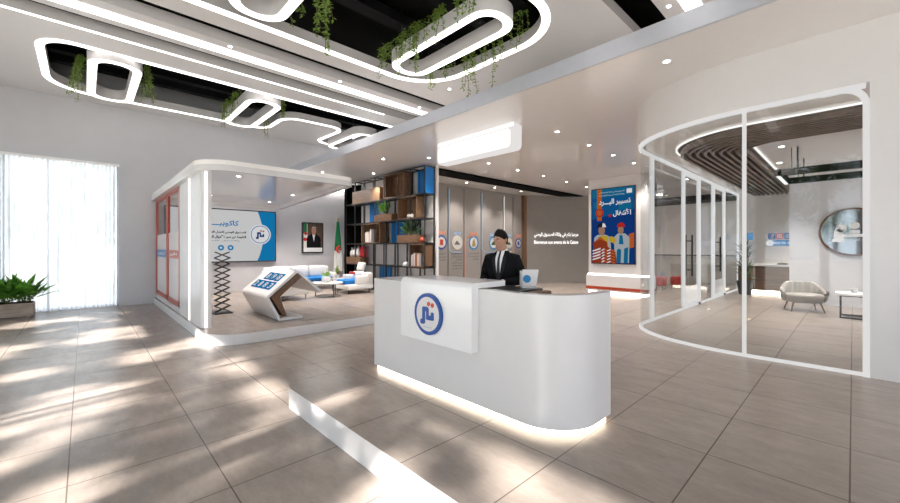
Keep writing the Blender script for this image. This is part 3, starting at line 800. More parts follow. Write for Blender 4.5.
def round_table(name, label, c, r, h, zf):
    t = thing(name, label, 'table', (c[0], c[1], zf))
    MB().lathe([(r-.02, zf+h-.035), (r, zf+h-.02), (r, zf+h), (.01, zf+h)], c[0], c[1], 36).build('tabletop', 'marble', t, smooth=35)
    for k in range(3):
        a = 2*PI*k/3+.5
        MB().cyl((c[0]+(r-.06)*math.cos(a), c[1]+(r-.06)*math.sin(a), zf), (c[0]+(r-.06)*math.cos(a), c[1]+(r-.06)*math.sin(a), zf+h-.03), .014).build('leg', 'black_metal', t, smooth=40)
    m = MB(); m.tube([(c[0]+(r-.06)*math.cos(2*PI*k/24), c[1]+(r-.06)*math.sin(2*PI*k/24), zf+.02) for k in range(25)], .01, 6); m.build('ring_base', 'black_metal', t, smooth=40)
    return t
round_table('coffee_table', 'round white coffee table with thin black legs in the lounge', (5.36, 10.98), .43, .43, ZB)
round_table('side_table', 'small round white side table at the right end of the long sofa', (6.38, 12.38), .22, .42, ZB)
pp = thing('planter_pot', 'white square pot of spiky grass on the coffee table', 'plant', (5.3, 11.0, ZB+.43))
MB().rbox(5.2, 10.9, ZB+.43, 5.4, 11.1, ZB+.60, .012).build('pot', 'white', pp, smooth=35)
f = MB()
for i in range(36):
    a = random.uniform(0, 2*PI); e = random.uniform(.6, 1.4)
    f.leaf((5.3+.05*math.cos(a), 11+.05*math.sin(a), ZB+.59), (math.cos(a)*math.cos(e), math.sin(a)*math.cos(e), math.sin(e)), (math.cos(a), math.sin(a), 0), random.uniform(.14, .26), .022)
f.build('grass_blades', 'leaf_vine', pp)
gp = thing('planter_pot', 'small pot with tall grass on the side table near the flag', 'plant', (6.38, 12.38, ZB+.42))
MB().lathe([(.06, ZB+.42), (.08, ZB+.55), (.01, ZB+.54)], 6.38, 12.38).build('pot', 'white', gp, smooth=40)
f = MB()
for i in range(26):
    a = random.uniform(0, 2*PI); e = random.uniform(.9, 1.45)
    f.leaf((6.38, 12.38, ZB+.54), (math.cos(a)*math.cos(e), math.sin(a)*math.cos(e), math.sin(e)), (math.cos(a), math.sin(a), 0), random.uniform(.2, .36), .025)
f.build('grass_blades', 'leaf_vine', gp)

# ------------------------------------------------------------------ black metal bookcase
XF, XB = 7.33, 7.70
YA, YB = 8.78, 13.5
LV = [ZB, .31, 1.05, 1.80, 2.54, 3.28, 4.10]
bk = thing('bookcase', 'tall black steel bookcase with wooden boxes and blue panels', 'bookcase', (7.5, 11.1, ZB))
ycols = [YA+(YB-YA)*k/7 for k in range(8)]
m = MB()
for y in ycols:
    for x in (XF, XB): m.box(x-.016, y-.016, ZB, x+.016, y+.016, 4.10)
m.build('upright', 'black_metal', bk)
for z in LV[1:]:
    m = MB()
    for x in (XF, XB): m.box(x-.016, YA-.016, z-.02, x+.016, YB+.016, z+.02)
    for y in ycols: m.box(XF, y-.012, z-.015, XB, y+.012, z+.015)
    if z < 4: m.box(XF+.01, YA, z-.006, XB-.01, YB, z+.006)
    m.build('shelf', 'black_metal', bk)
MB().box(XB+.018, YB-.42, ZB, XB+.04, YB+.3, 4.1).build('back_panel', 'black', bk)
MB().box(XF-.05, YB+.02, ZB, XB+.05, YB+.06, 4.1).build('end_panel', 'black', bk)
def cubby(y0, y1, z0, z1, open_=True, mat='wood_x'):
    m = MB(); t = .03
    if open_:
        m.box(XF-.02, y0, z0, XB-.02, y0+t, z1); m.box(XF-.02, y1-t, z0, XB-.02, y1, z1)
        m.box(XF-.02, y0, z0, XB-.02, y1, z0+t); m.box(XF-.02, y0, z1-t, XB-.02, y1, z1); m.box(XB-.05, y0, z0, XB-.02, y1, z1)
    else: m.box(XF-.02, y0, z0, XB-.03, y1, z1)
    m.build('wooden_box', mat, bk)
g = .022
cubby(11.16, 13.0, LV[5]+g, LV[5]+.46, False); cubby(9.8, 10.92, LV[5]+g, LV[6]-g)
cubby(10.46, 11.5, LV[4]+g, LV[4]+.25, False); cubby(9.15, 10.12, LV[4]+g, LV[5]-g)
cubby(11.16, 12.34, LV[3]+g, LV[4]-g); cubby(9.1, 10.16, LV[3]+g, LV[3]+.26, False)
cubby(12.48, 13.45, LV[2]+g, LV[2]+.26, False); cubby(8.8, 9.52, LV[2]+g, LV[3]-g)
def bluep(y0, y1, z0, z1, x=XB-.015): MB().box(x, y0, z0, x+.014, y1, z1).build('blue_panel', 'blue', bk)
bluep(8.8, 9.56, LV[5]+g, LV[6]-g); bluep(11.83, 12.4, LV[4]+g, LV[5]-g); bluep(10.25, 11.0, LV[3]+g, LV[4]-g); bluep(11.0, 11.75, LV[1]+g, LV[2]-g)
MB().box(XF, 8.775, LV[5]+g, XB, 8.785, LV[6]-g).build('blue_panel', 'blue', bk)
MB().box(XB-.015, 9.3, LV[4]+g, XB, 10.2, LV[5]-g).build('white_panel', 'white', bk)
# things on it
def shelf_plant(y, z, label, n, dark):
    t = thing('leafy_plant', label, 'plant', (7.5, y, z)); f, st = MB(), MB()
    for i in range(n):
        a = random.uniform(0, 2*PI); e = random.uniform(.2, 1.35); l = random.uniform(.25, .48)
        d = Vector((math.cos(a)*math.cos(e)*.5, math.sin(a)*math.cos(e), math.sin(e)))
        st.tube([(7.5, y, z), Vector((7.5, y, z))+d*l*.7], .005, 5)
        for q in (.5, .75, 1): f.leaf(Vector((7.5, y, z))+d*l*q, d+Vector((random.uniform(-.5, .2), random.uniform(-.6, .6), random.uniform(-.3, .4))), (-1, 0, .4), .17, .085)
    f.build('foliage', 'leaf_dark' if dark else 'leaf', t, smooth=180); st.build('stem', 'stem', t)
shelf_plant(10.98, LV[4]+.25, 'bright green leafy plant in a wooden box on the second row of the bookcase', 22, False)
shelf_plant(9.62, LV[3]+.26, 'dark green leafy plant in front of a blue panel in the bookcase', 26, True)
o = MB().cyl((7.36, 9.62, LV[4]+.10), (7.36, 9.42, LV[4]+.10), .06).build('paper_roll', 'paper', smooth=40); o.location.z = LV[4]+.053; tag(o, 'white paper roll in a wooden box of the bookcase', 'paper roll')
o = MB().lathe([(.05, 0), (.09, .05), (.10, .10), (.07, .17), (.02, .19)], 7.42, 8.98).build('orange_vase', 'orange', smooth=180); o.location.z = LV[3]+.006; tag(o, 'round orange vase at the right end of the bookcase', 'vase')
bt = (('red_spine', (.45, .06, .04)), ('cream_spine', (.66, .6, .5)), ('brown_spine', (.24, .11, .06)), ('pale_spine', (.6, .6, .62)), ('tan_spine', (.5, .33, .2)), ('grey_spine', (.28, .29, .32)))
nb = 0
def book(y, z, th, h, col, label, grp):
    t = thing('book', label, 'book', (7.45, y+th/2, z), grp)
    MB().box(7.34, y, z, 7.54, y+.005, z+h).build('cover', M[col], t); MB().box(7.34, y+th-.005, z, 7.54, y+th, z+h).build('cover', M[col], t)
    MB().box(7.335, y, z, 7.345, y+th, z+h).build('spine', M[col], t); MB().box(7.346, y+.006, z+.005, 7.535, y+th-.006, z+h-.008).build('pages', 'paper', t)
for k, c in bt: M[k] = pr(k.replace('_', ' '), c, .6)
y = 9.44
for i, (k, h) in enumerate((('pale_spine', .34), ('grey_spine', .36), ('cream_spine', .40), ('red_spine', .36), ('brown_spine', .38), ('cream_spine', .37), ('tan_spine', .38), ('grey_spine', .36))):
    th = .055; y -= th+.004
    book(y, LV[2]+g+.03, th, h, k, '%s book, %s from the left in the low wooden box of the bookcase' % (k.split('_')[0], ['first', 'second', 'third', 'fourth', 'fifth', 'sixth', 'seventh', 'eighth'][i]), 'books in the low wooden box')
y = 12.2
for i, (k, h) in enumerate((('cream_spine', .36), ('pale_spine', .33), ('cream_spine', .38), ('pale_spine', .30), ('tan_spine', .35), ('pale_spine', .46))):
    th = .07; y -= th+.006
    book(y, LV[3]+g+.03, th, h, k, '%s file, %s from the left in the middle wooden box of the bookcase' % (k.split('_')[0], ['first', 'second', 'third', 'fourth', 'fifth', 'sixth'][i]), 'files in the middle wooden box')
o = MB().lathe([(.11, 0), (.13, .05), (.09, .13), (.02, .17)], 7.45, 9.86).build('white_bowl', 'white', smooth=180); o.location.z = LV[2]+.006; tag(o, 'white rounded ornament beside the wooden box of books', 'ornament')
for i, (yy, r, h) in enumerate(((13.25, .09, .36), (13.02, .11, .40), (12.80, .09, .44))):
    o = MB().lathe([(r*.7, 0), (r, h*.25), (r*.9, h*.55), (r*.35, h*.8), (r*.45, h)], 7.45, yy).build('white_vase', 'white', smooth=180); o.location.z = LV[2]+.26
    tag(o, ['white vase at the far left end of the bookcase', 'widest white vase in the dark left bay of the bookcase', 'tallest white vase beside the red box in the bookcase'][i], 'vase', 'white vases in the left bay')
o = MB().rbox(7.48, 12.5, LV[2]+.26, 7.62, 12.72, LV[2]+.66, .01).build('red_box', 'flag_red'); tag(o, 'upright red box in the dark left bay of the bookcase', 'box')
o = MB().rbox(7.4, 10.35, LV[1]+.006, 7.62, 10.85, LV[1]+.34, .02).build('storage_box', 'black_metal', smooth=35); tag(o, 'black storage box on the lowest bookcase row', 'box')

# ------------------------------------------------------------------ timeline wall
blab = ['orange year and round blue emblem, left end', 'pale blue year and pale disc emblem', 'salmon year and blue ringed picture disc', 'pale blue year, left of the receptionist head', 'pale blue year, right of the receptionist head', 'salmon year and dark blue emblem, right end']
xs = [9.55, 10.37, 11.27, 12.32, 13.84, 14.56, 15.27]
yrs = ['2008', '2010', '2012', '2014', '2016', '2018']
cols = ['neon_orange', 'neon_blue', 'neon_orange', 'neon_blue', 'neon_blue', 'neon_orange']
for i in range(6):
    a, b = xs[i]+.03, xs[i+1]-.03; c0 = (a+b)/2+.06; wd = b-a
    t = thing('timeline_panel', 'grey timeline wall panel with '+blab[i], 'wall panel', ((a+b)/2, 11.06, 0), 'timeline panels')
    MB().box(a, 11.0, .02, b, 11.05, 4.06).build('panel', 'wall_grey', t)
    T = frameY(10.998)
    MB(T).text(yrs[i], w=min(.5, wd*.5), h=.13, cx=c0, cy=2.24, bold=.03).build('year', cols[i], t)
    r = min(.29, wd*.36)
    MB(T).prism(circ(c0, 1.87, r), 0, .012, holes=[circ(c0, 1.87, r*.78)]).build('emblem_ring', ['logo_blue', 'sign_pale', 'sky_blue', 'sky_blue', 'sign_pale', 'logo_blue'][i], t)
    MB(T).poly(circ(c0, 1.87, r*.78), 0, .008).build('emblem_disc', 'sign_pale', t)
    m = MB(T)
    if i in (0, 5): m.poly(rrect(c0-r*.3, 1.87-r*.4, c0+r*.3, 1.87+r*.4, .03), .008, .012)
    elif i == 2:
        m.poly([(c0-r*.4, 1.87-r*.55), (c0+r*.4, 1.87-r*.5), (c0+r*.25, 1.87), (c0+r*.1, 1.87+r*.6), (c0-r*.2, 1.87+r*.3)], .008, .012)
    else:
        m.poly([(c0-r*.6, 1.87-r*.3), (c0+r*.6, 1.87-r*.3), (c0+r*.2, 1.87+.02), (c0-r*.1, 1.87+r*.3)], .008, .012)
    m.build('emblem_mark', ['orange', 'print_grey', 'brass', 'leaf_dark', 'leaf_dark', 'logo_blue'][i], t)
    m = MB(T)
    lines = [arab('الصندوق الوطني'), arab('للعطل المدفوعة الأجر'), arab('والبطالة الناجمة'), arab('عن سوء الأحوال'), arab('الجوية لقطاعات'), arab('البناء والأشغال')]
    for q in range([3, 6, 3, 3, 3, 3][i]): MB(T).text(lines[q], w=wd*(.68 if q != 2 else .4), h=.085, cx=c0+(0 if q != 2 else wd*.12), cy=1.42-.12*q, d=.002, bold=.03).build('caption_line', 'print_grey', t)
    T2 = frameY(10.99)
    if i in (1, 3, 4):
        pth = [(a+.02, 4.0), (a+.02, 1.75)]+[(a+.02+.28-.28*math.cos(q), 1.75-.28*math.sin(q)) for q in [PI/2*k/8 for k in range(1, 9)]]+[(b-.12, 1.47)]
    elif i in (2, 5):
        pth = [(a+.02, .4), (a+.02, 1.85)]+[(a+.02+.24-.24*math.cos(q), 1.85+.28*math.sin(q)) for q in [PI/2*k/8 for k in range(1, 9)]]+[(c0+.05, 2.13)]
    else: pth = [(a+.02, .4), (a+.02, .9)]
    MB(T2).ribbon(pth, .018, -.004, .006).build('light_line', cols[i] if i != 4 else 'neon_white', t)
struct(MB().box(15.30, 10.90, 0, 15.72, 11.06, ZS).build('trim_wood_strip', 'wood_v'))
# white letters on the diagonal wall
dv = (Vector((18.5, 8.0, 0))-Vector((15.36, 11.06, 0))).normalized(); dn = Vector((-dv.y, dv.x, 0)); dn = -dn if dn.x > 0 else dn
TD = Matrix(((dv.x, 0, dn.x, 15.36+dn.x*.01), (dv.y, 0, dn.y, 11.06+dn.y*.01), (0, 1, 0, 0), (0, 0, 0, 1)))
def diag_s(px):     # distance along the wall for a viewing direction
    FB, FA = .68983, .72397; k = (px-450)/384
    ray = Vector((FB+k*FA, FA-k*FB)); o = Vector((15.36, 11.06))
    det = ray.x*(-dv.y)-ray.y*(-dv.x); tt = (o.x*(-dv.y)-o.y*(-dv.x))/det
    p = ray*tt; return (p-o).dot(Vector((dv.x, dv.y)))
sa, sb = diag_s(534), diag_s(578)
m = MB(TD).text(arab('مرحبا بكم في وكالة الصندوق الوطني'), w=sb-sa, h=.27, cx=(sa+sb)/2, cy=2.27, d=.02, bold=.02); o = m.build('wall_lettering', 'neon_white'); tag(o, 'upper line of white lettering on the grey wall behind the receptionist', 'lettering')
m = MB(TD).text('Bienvenue aux agents de la Caisse', w=sb-sa, h=.22, cx=(sa+sb)/2, cy=1.91, d=.02, bold=.02); o = m.build('wall_lettering', 'neon_white'); tag(o, 'lower line of white lettering on the grey wall behind the receptionist', 'lettering')

# ------------------------------------------------------------------ column with the poster screen
cm = thing('display_column', 'white column with orange line carrying the tall poster screen', 'column', (13.95, 5.8, 0))
MB().box(13.62, 4.76, .72, 14.30, 6.80, ZS-.002).build('upper_block', 'white_matte', cm)
MB().box(13.54, 4.70, .10, 14.34, 6.86, .66).build('plinth', 'white_matte', cm)
MB().box(13.60, 4.74, .66, 14.30, 6.82, .72).build('lit_groove', 'led_soft', cm)
MB().box(13.53, 4.69, .16, 14.35, 6.87, .26).build('orange_band', 'orange', cm)
MB().box(13.60, 4.76, 0.002, 14.28, 6.80, .10).build('glowing_base', 'led_warm', cm)
sc = thing('poster_screen', 'tall blue poster screen showing two workers in helmets', 'screen', (13.6, 5.9, 1.1))
py0, py1, pz0, pz1 = 5.1, 6.67, 1.08, 3.80
MB().box(13.56, py0, pz0, 13.62, py1, pz1).build('bezel', 'black_metal', sc)
T = frameX(13.558, py1, pz0); PW, PH = py1-py0, pz1-pz0
m = MB(T).poly([(.03, .03), (PW-.03, .03), (PW-.03, PH-.03), (.03, PH-.03)], 0, .003); m.build('backdrop', 'screen_deep', sc)
m = MB(T); m.poly([(.03, 1.6), (PW-.03, 1.9), (PW-.03, PH-.03), (.03, PH-.03)], .003, .004); m.build('upper_sky', 'screen_mid', sc)
m = MB(T); m.poly([(.03, PH-.35), (PW-.03, PH-.3), (PW-.03, PH-.03), (.03, PH-.03)], .004, .005); m.poly([(.1, 2.0), (.4, 2.06), (.4, 2.3), (.1, 2.22)], .004, .005); m.poly([(1.0, 1.9), (1.45, 1.95), (1.45, 2.15), (1.0, 2.1)], .004, .005); m.build('bright_sky', 'screen_cyan', sc)
m = MB(T).poly([(.23, 1.55), (.40, 1.55), (.40, PH-.03), (.23, PH-.03)], .005, .006); m.build('orange_band', 'screen_orange', sc); m = MB(T).poly([(1.36, .55), (1.53, .6), (1.53, 1.1), (1.36, 1.05)], .005, .006); m.build('orange_band', 'screen_orange', sc)
m = MB(T); m.text(arab('الصندوق الوطني للعطل المدفوعة الأجر'), w=.9, h=.07, cx=.75, cy=PH-.16, z=.006); m.build('caption', 'screen_white', sc); m = MB(T).text(arab('والبطالة الناجمة عن سوء الأحوال الجوية'), w=.9, h=.06, cx=.75, cy=PH-.26, z=.006)
m.build('caption', 'screen_white', sc)
MB(T).poly(rrect(1.28, PH-.25, 1.46, PH-.1, .02), .006, .007).build('small_plate', 'screen_white', sc)
m = MB(T); m.text(arab('تسيير البـــرد'), w=1.12, h=.25, cx=.86, cy=2.2, z=.007, bold=.03); m.build('heading', 'screen_white', sc); m = MB(T).text(arab('الأشغال'), w=.62, h=.26, cx=1.12, cy=1.80, z=.007, bold=.03); m.build('heading', 'screen_white', sc)
m = MB(T).prism(circ(.32, 1.84, .15), .006, .008, holes=[circ(.32, 1.84, .10)]); m.poly(circ(.70, 1.72, .05), .006, .008); m.build('round_badge', 'screen_red', sc)
# two illustrated workers
m = MB(T); m.poly(rpoly([(.1, .3), (.75, .3), (.72, .95, .1), (.55, 1.05), (.25, 1.05), (.12, .95, .1)], 5), .006, .008); m.poly(rpoly([(.88, .05), (1.36, .05), (1.38, .95, .12), (1.22, 1.08), (.98, 1.08), (.84, .95, .12)], 5), .006, .008); m.build('worker_clothes', 'screen_lgrey', sc)
m = MB(T); m.poly([(.40, .5), (.66, .5), (.62, 1.0), (.36, 1.04)], .008, .009); m.build('yellow_vest', 'screen_yellow', sc)
m = MB(T); m.poly(circ(.40, 1.2, .12, .17), .008, .010); m.poly(circ(1.08, 1.2, .10, .15), .008, .010); m.build('face', 'screen_skin', sc)
m = MB(T); m.poly(circ(.40, 1.32, .17, .16, a0=0, a1=PI), .010, .012); m.build('dark_helmet', 'screen_dark', sc)
m = MB(T); m.poly([(.42, 1.32), (.57, 1.32), (.52, 1.44), (.44, 1.47)], .012, .013); m.build('helmet_patch', 'screen_white', sc)
m = MB(T); m.poly(circ(1.09, 1.30, .14, .16, a0=0, a1=PI), .010, .012); m.build('red_helmet', 'screen_red', sc)
m = MB(T); m.poly([(.92, .05), (1.08, .05), (1.10, .5), (1.02, .55), (.95, .5)], .009, .010); m.poly([(1.18, .05), (1.32, .05), (1.34, .6), (1.2, .55)], .009, .010); m.poly([(1.02, .7), (1.18, .7), (1.14, 1.02), (1.04, 1.02)], .009, .010); m.build('blue_overalls', 'screen_cyan', sc)
m = MB(T); m.poly([(.04, .03), (.94, .03), (.90, .42), (.62, .62), (.60, .78), (.34, .98), (.06, .74), (.10, .6)], .010, .012); m.build('brick_tower', 'screen_brick', sc)
m = MB(T)
for k in range(5):
    z = .06+.105*k
    m.poly([(.06, z), (.22, z+.05), (.36, z+.10), (.36, z+.05), (.22, z), (.06, z-.04 if k else z)], .012, .013) if k else None
    m.poly([(.40, z+.02), (.5, z+.08), (.5, z+.03), (.40, z-.02)], .012, .013); m.poly([(.60, z+.0), (.72, z+.06), (.72, z+.01), (.6, z-.03)], .012, .013)
m.build('white_balconies', 'screen_white', sc)
m = MB(T)
for k in range(5):
    z = .06+.105*k
    m.poly([(.50, z+.08), (.6, z+.02), (.6, z-.03), (.5, z+.03)], .012, .013); m.poly([(.72, z+.06), (.88, z), (.88, z-.05), (.72, z+.01)], .012, .013)
m.poly([(.1, .78), (.34, .95), (.58, .80), (.34, .88)], .012, .013); m.build('orange_balconies', 'screen_orange', sc)
m = MB(T); m.poly([(.66, .82), (.86, .72), (.93, .86), (.80, .98), (.66, .98)], .011, .012); m.build('pale_globe', 'screen_yellow', sc)

# ------------------------------------------------------------------ far furniture
def stool(x, y, label):
    t = thing('pouf_stool', label, 'stool', (x, y, 0), 'red pouf stools')
    MB().rbox(x-.22, y-.22, .16, x+.22, y+.22, .52, .07, 4).build('padded_seat', 'red_fab', t, smooth=40)
    for a in (-1, 1):
        for b in (-1, 1): MB().cyl((x+a*.15, y+b*.15, 0), (x+a*.17, y+b*.17, .17), .012).build('leg', 'black_metal', t)
stool(16.4, 5.25, 'red pouf stool nearest the white column'); stool(17.2, 4.85, 'red pouf stool nearest the glass doors')
ct = thing('service_counter', 'walnut counter with white top and glowing base inside the glazed room', 'counter', (15.85, 1.75, Z1))
MB().box(15.55, .9, Z1+.10, 16.15, 2.6, 1.08).build('walnut_front', 'wood', ct); MB().box(15.5, .85, 1.08, 16.2, 2.64, 1.13).build('countertop', 'white', ct)
MB().box(15.62, .95, Z1, 16.1, 2.55, Z1+.10).build('glowing_base', 'led_warm', ct)
MB().box(15.545, .9, .62, 15.552, 2.6, .635).build('groove', 'black_metal', ct)
o = MB().rbox(15.7, 1.62, 1.13, 15.95, 1.85, 1.19, .02).build('black_card_reader', 'black_metal'); o.location.y = 1.52; tag(o, 'small black device on the white countertop of the walnut counter', 'device')
T = frameX(16.495)
def icon(y, z, s, mat, ch, label):
    t = thing('social_sign', label, 'sign', (16.5, y, z-s/2))
    mm = MB(frameX(16.495, y, z)); mm.prism(rrect(-s/2, -s/2, s/2, s/2, s*.18), 0, .02); mm.build('tile', mat, t)
    mm = MB(frameX(16.474, y, z))
    if ch == 'f': mm.text('f', h=s*.8, cx=.03, cy=-.01, bold=.04)
    elif ch == 'o':
        mm.prism(rrect(-s*.3, -s*.3, s*.3, s*.3, s*.1), 0, .006, holes=[rrect(-s*.22, -s*.22, s*.22, s*.22, s*.07)[::-1]]); mm.prism(circ(0, 0, s*.14), 0, .006)
    else:
        mm.prism(circ(0, 0, s*.34), 0, .004, holes=[circ(0, 0, s*.24)]); mm.prism(circ(0, 0, s*.12), 0, .006)
    mm.build('symbol', 'print_white', t)
M['pink'] = pr('pink orange sign', (.75, .13, .16), .4, noise=.3, nscale=4)
icon(1.86, 2.04, .19, 'screen_deep', 'f', 'dark blue square sign with white letter f'); icon(1.655, 2.04, .19, 'pink', 'o', 'pink and orange square sign with white camera symbol'); icon(1.45, 2.04, .19, 'screen_mid', 'g', 'blue square sign with white round symbol beside the partition')
t = thing('contact_sign', 'long light blue sign with white disc and numerals below the square signs', 'sign', (16.5, 1.66, 1.7))
mm = MB(frameX(16.495, 1.66, 1.815)); mm.prism(rrect(-.29, -.09, .30, .09, .02), 0, .02); mm.build('bar', 'screen_blue', t)
mm = MB(frameX(16.474, 1.66, 1.815)); mm.prism(circ(-.24, 0, .10), 0, .006); mm.text('023 92 41', w=.42, h=.08, cx=.07, cy=0, bold=.03, z=.001); mm.build('numerals', 'screen_white', t)
o = MB(frameX(16.5, 2.43, 2.04)).prism(rrect(-.08, -.12, .08, .12, .02), 0, .03).build('notice_plate', 'screen_blue'); tag(o, 'small bright blue wall plate left of the square signs', 'sign')
# round mirror
mr = thing('round_mirror', 'large round wood framed mirror with white figures on the white partition', 'mirror', (13.6, .0, 1.45))
mc = (-.0, 2.045); T = frameX(13.6, 0, 0)
MB(T).prism(circ(0, mc[1], .61, .59, 48), 0, .05, holes=[circ(0, mc[1], .565, .545, 48)]).build('frame', 'wood', mr)
MB(T).poly(circ(0, mc[1], .57, .55, 48), 0, .02).build('mirror_glass', 'mirror', mr)
m = MB(T)
for cx_, cy_, rx in ((-.20, 2.14, .10), (.03, 2.20, .085), (.28, 2.20, .085)): m.poly(circ(cx_, cy_, rx, rx*1.0), .021, .026)
m.poly(rrect(-.33, 1.80, -.17, 2.12, .06), .021, .026); m.poly(rrect(-.05, 2.0, .12, 2.09, .03), .021, .026); m.poly(rrect(.2, 1.88, .38, 2.13, .06), .021, .026)
m.poly(rrect(-.20, 1.92, .30, 1.99, .03), .0215, .0265); m.poly(rrect(-.36, 1.80, -.14, 1.88, .03), .0215, .0265)
m.text(arab('مكتب الاستقبال'), w=.48, h=.06, cx=.08, cy=1.85, z=.021); m.build('white_figures', 'print_white', mr)
# armchair (tub) in the glazed room
ac = thing('tub_armchair', 'grey beige channel back tub armchair on wooden legs', 'armchair', (0, 0, 0))
m = MB(); m.rings([[(.40*math.cos(a)*s_, .36*math.sin(a)*s_, z) for a in [2*PI*k/32 for k in range(32)]] for z, s_ in ((.22, .86), (.24, .95), (.36, 1.0), (.41, .97), (.43, .85), (.435, .02))]); m.build('seat', 'grey_fab', ac, local=True, smooth=60)
m = MB(); rg = []
for k in range(97):
    a = R(-14)+R(208)*k/96; up_ = math.sin(max(0, min(PI, a))); top = .45+.25*min(1, up_*1.25)
    fl_ = .016*abs(math.sin(12*PI*k/96)); ro = .47; ri = .385-fl_
    sec = [(ri+.02, .24), (ro-.05, .24), (ro-.01, .34), (ro+.01, .5), (ro+.012, top-.04), (ro-.01, top+.004), (ro-.04, top+.012), (ri+.015, top+.002), (ri, top-.05), (ri+.004, .42)]
    rg.append([(r_*math.cos(a), r_*math.sin(a)*.9, z) for r_, z in sec])
m.rings(rg); m.build('channel_back', 'grey_fab', ac, local=True, smooth=50)
for sx in (-1, 1):
    for sy in (-1, 1): MB().cyl((sx*.26, sy*.22, .24), (sx*.33, sy*.28, 0), .022, .014).build('leg', 'wood_x', ac, local=True, smooth=40)
ac.scale = (.88, .88, .92); ac.location = (11.95, .78, Z1); ac.rotation_euler = (0, 0, R(-70))
# side table with black loops
stb = thing('side_table', 'white topped side table with black loop legs beside the tub armchair', 'table', (11.55, -.15, Z1))
MB().prism(rrect(11.2, -.62, 11.9, .26, .08), Z1+.47, Z1+.51).build('tabletop', 'marble', stb)
for x in (11.27, 11.80):
    m = MB()
    for y in (-.55, .18): m.box(x-.012, y-.012, Z1, x+.012, y+.012, Z1+.47)
    m.box(x-.012, -.55, Z1, x+.012, .18, Z1+.024); m.box(x-.012, -.55, Z1+.446, x+.012, .18, Z1+.47); m.build('loop_leg', 'black_metal', stb)
o = MB().lathe([(.03, 0), (.045, .01), (.055, .09), (.05, .09), (.04, .02)], 11.5, -.02).build('white_cup', 'white', smooth=60); o.location.z = Z1+.51; tag(o, 'white cup on the side table in the glazed room', 'cup')
# black rectangular pendant
rp = thing('linear_pendant', 'black rectangular loop pendant light hanging inside the glazed room', 'pendant light', (10.2, -.6, 3.0))
x0, x1, y0, y1 = 9.45, 10.75, -3.0, .97
m = MB()
for x in (x0, x1): m.box(x-.05, y0, 3.0, x+.05, y1, 3.12)
for y in (y0, y1): m.box(x0-.05, y-.05, 3.0, x1+.05, y+.05, 3.12)
m.build('loop_body', 'black', rp)
m = MB().box(x0, y1-.03, 2.992, x1, y1+.03, 3.0)
m.build('light_strip', 'led_dim', rp)
for x in (x0, x1):
    for y in (.7, .78, -.35, -.43): MB().cyl((x, y, 3.12), (x, y, 3.5), .012 if y in (.7, -.35) else .006).build('rod', 'black_metal', rp)
# white shell lamp far behind
o = MB().lathe([(.02, 0), (.28, .03), (.36, .10), (.30, .17), (.05, .20), (.02, .48)], 16.2, 5.3, 28).build('shell_ceiling_lamp', 'white', smooth=60); o.location.z = ZS-.48; tag(o, 'white shell shaped ceiling lamp beyond the column', 'lamp')

# ------------------------------------------------------------------ reception desk
dk = thing('reception_desk', 'long white reception desk with rounded corner, blue ring emblem and glowing base', 'desk', (2.8, 2.65, Z1))
dpath = [(3.1, 3.86), (2.55, 3.86), (2.55, 3.80)]
dp = open_round([(3.15, 3.93), (2.55, 3.93), (2.55, 1.44), (3.17, 1.44)], [0, .02, .36, 0], 14)
MB().ribbon(dp, .10, Z1+.06, 1.29).build('desk_body', 'white', dk, smooth=30)
MB().ribbon(dp, .015, Z1, Z1+.06).build('glowing_base', 'led_warm', dk, smooth=30)
TY = Matrix(((1, 0, 0, 0), (0, 0, -1, 3.38), (0, 1, 0, 0), (0, 0, 0, 1)))
M['white_gloss'] = pr('glossy white panel', (.80, .795, .80), .12, noise=.01)
sec = rpoly([(2.41, .74), (2.497, .74), (2.497, 1.295), (2.87, 1.295), (2.87, 1.345), (2.41, 1.345, .06)], 8)
MB(TY).prism(sec, .10, 1.12).build('draped_panel', 'white_gloss', dk, smooth=30)
MB().box(2.60, 1.85, 1.0, 2.95, 3.8, 1.04).build('work_surface', 'white', dk)
lg = MB(frameX(2.41, 2.82, 1.015))
lg.prism(circ(0, 0, .20, n=48), 0, .022); em_ = lg.build('round_emblem', 'logo_blue', dk, smooth=35)
MB(frameX(2.389, 2.82, 1.015)).prism(circ(0, 0, .165, n=48), 0, .003).build('white_disc', 'white', em_)
b_, r_ = MB(frameX(2.386, 2.82, 1.015)), MB(frameX(2.386, 2.82, 1.015)); logo_shapes(b_, r_, -.01, -.005, .185, 0, .004)
b_.text(arab('الصندوق الوطني'), w=.14, h=.018, cx=.0, cy=-.125, z=0)
b_.build('blue_mark', 'logo_blue', em_); r_.build('red_dots', 'logo_red', em_)
it = thing('back_counter', 'dark topped wooden inner counter behind the reception desk', 'counter', (3.2, 2.85, Z1))
MB().box(3.0, 2.07, Z1, 3.36, 3.6, 1.20).build('wooden_body', 'wood_x', it); MB().box(2.98, 2.18, 1.20, 3.38, 3.62, 1.24).build('black_top', 'black_metal', it)
MB().box(3.0, 2.07, 1.20, 3.36, 2.18, 1.225).build('wood_edge', 'wood_x', it)
lp = thing('monitor', 'white backed monitor with light blue round mark beside the receptionist', 'monitor', (0, 0, 0))
TL = Matrix(((.8, 0, 0, 0), (0, .16, -.78, 0), (0, .78, .16, 0), (0, 0, 0, 1)))
MB(TL).prism([(-.09, .03), (.08, .03), (.115, .24), (-.09, .24)], 0, .018).build('screen_back', 'white', lp, local=True)
MB(TL).prism(circ(-.035, .12, .05), .018, .020).build('round_mark', 'sky_blue', lp, local=True)
MB().rbox(-.08, -.01, 0, .08, .11, .022, .008).build('base', 'white', lp, local=True)
lp.location = (3.27, 2.26, 1.24); lp.rotation_euler = (0, 0, R(-50))
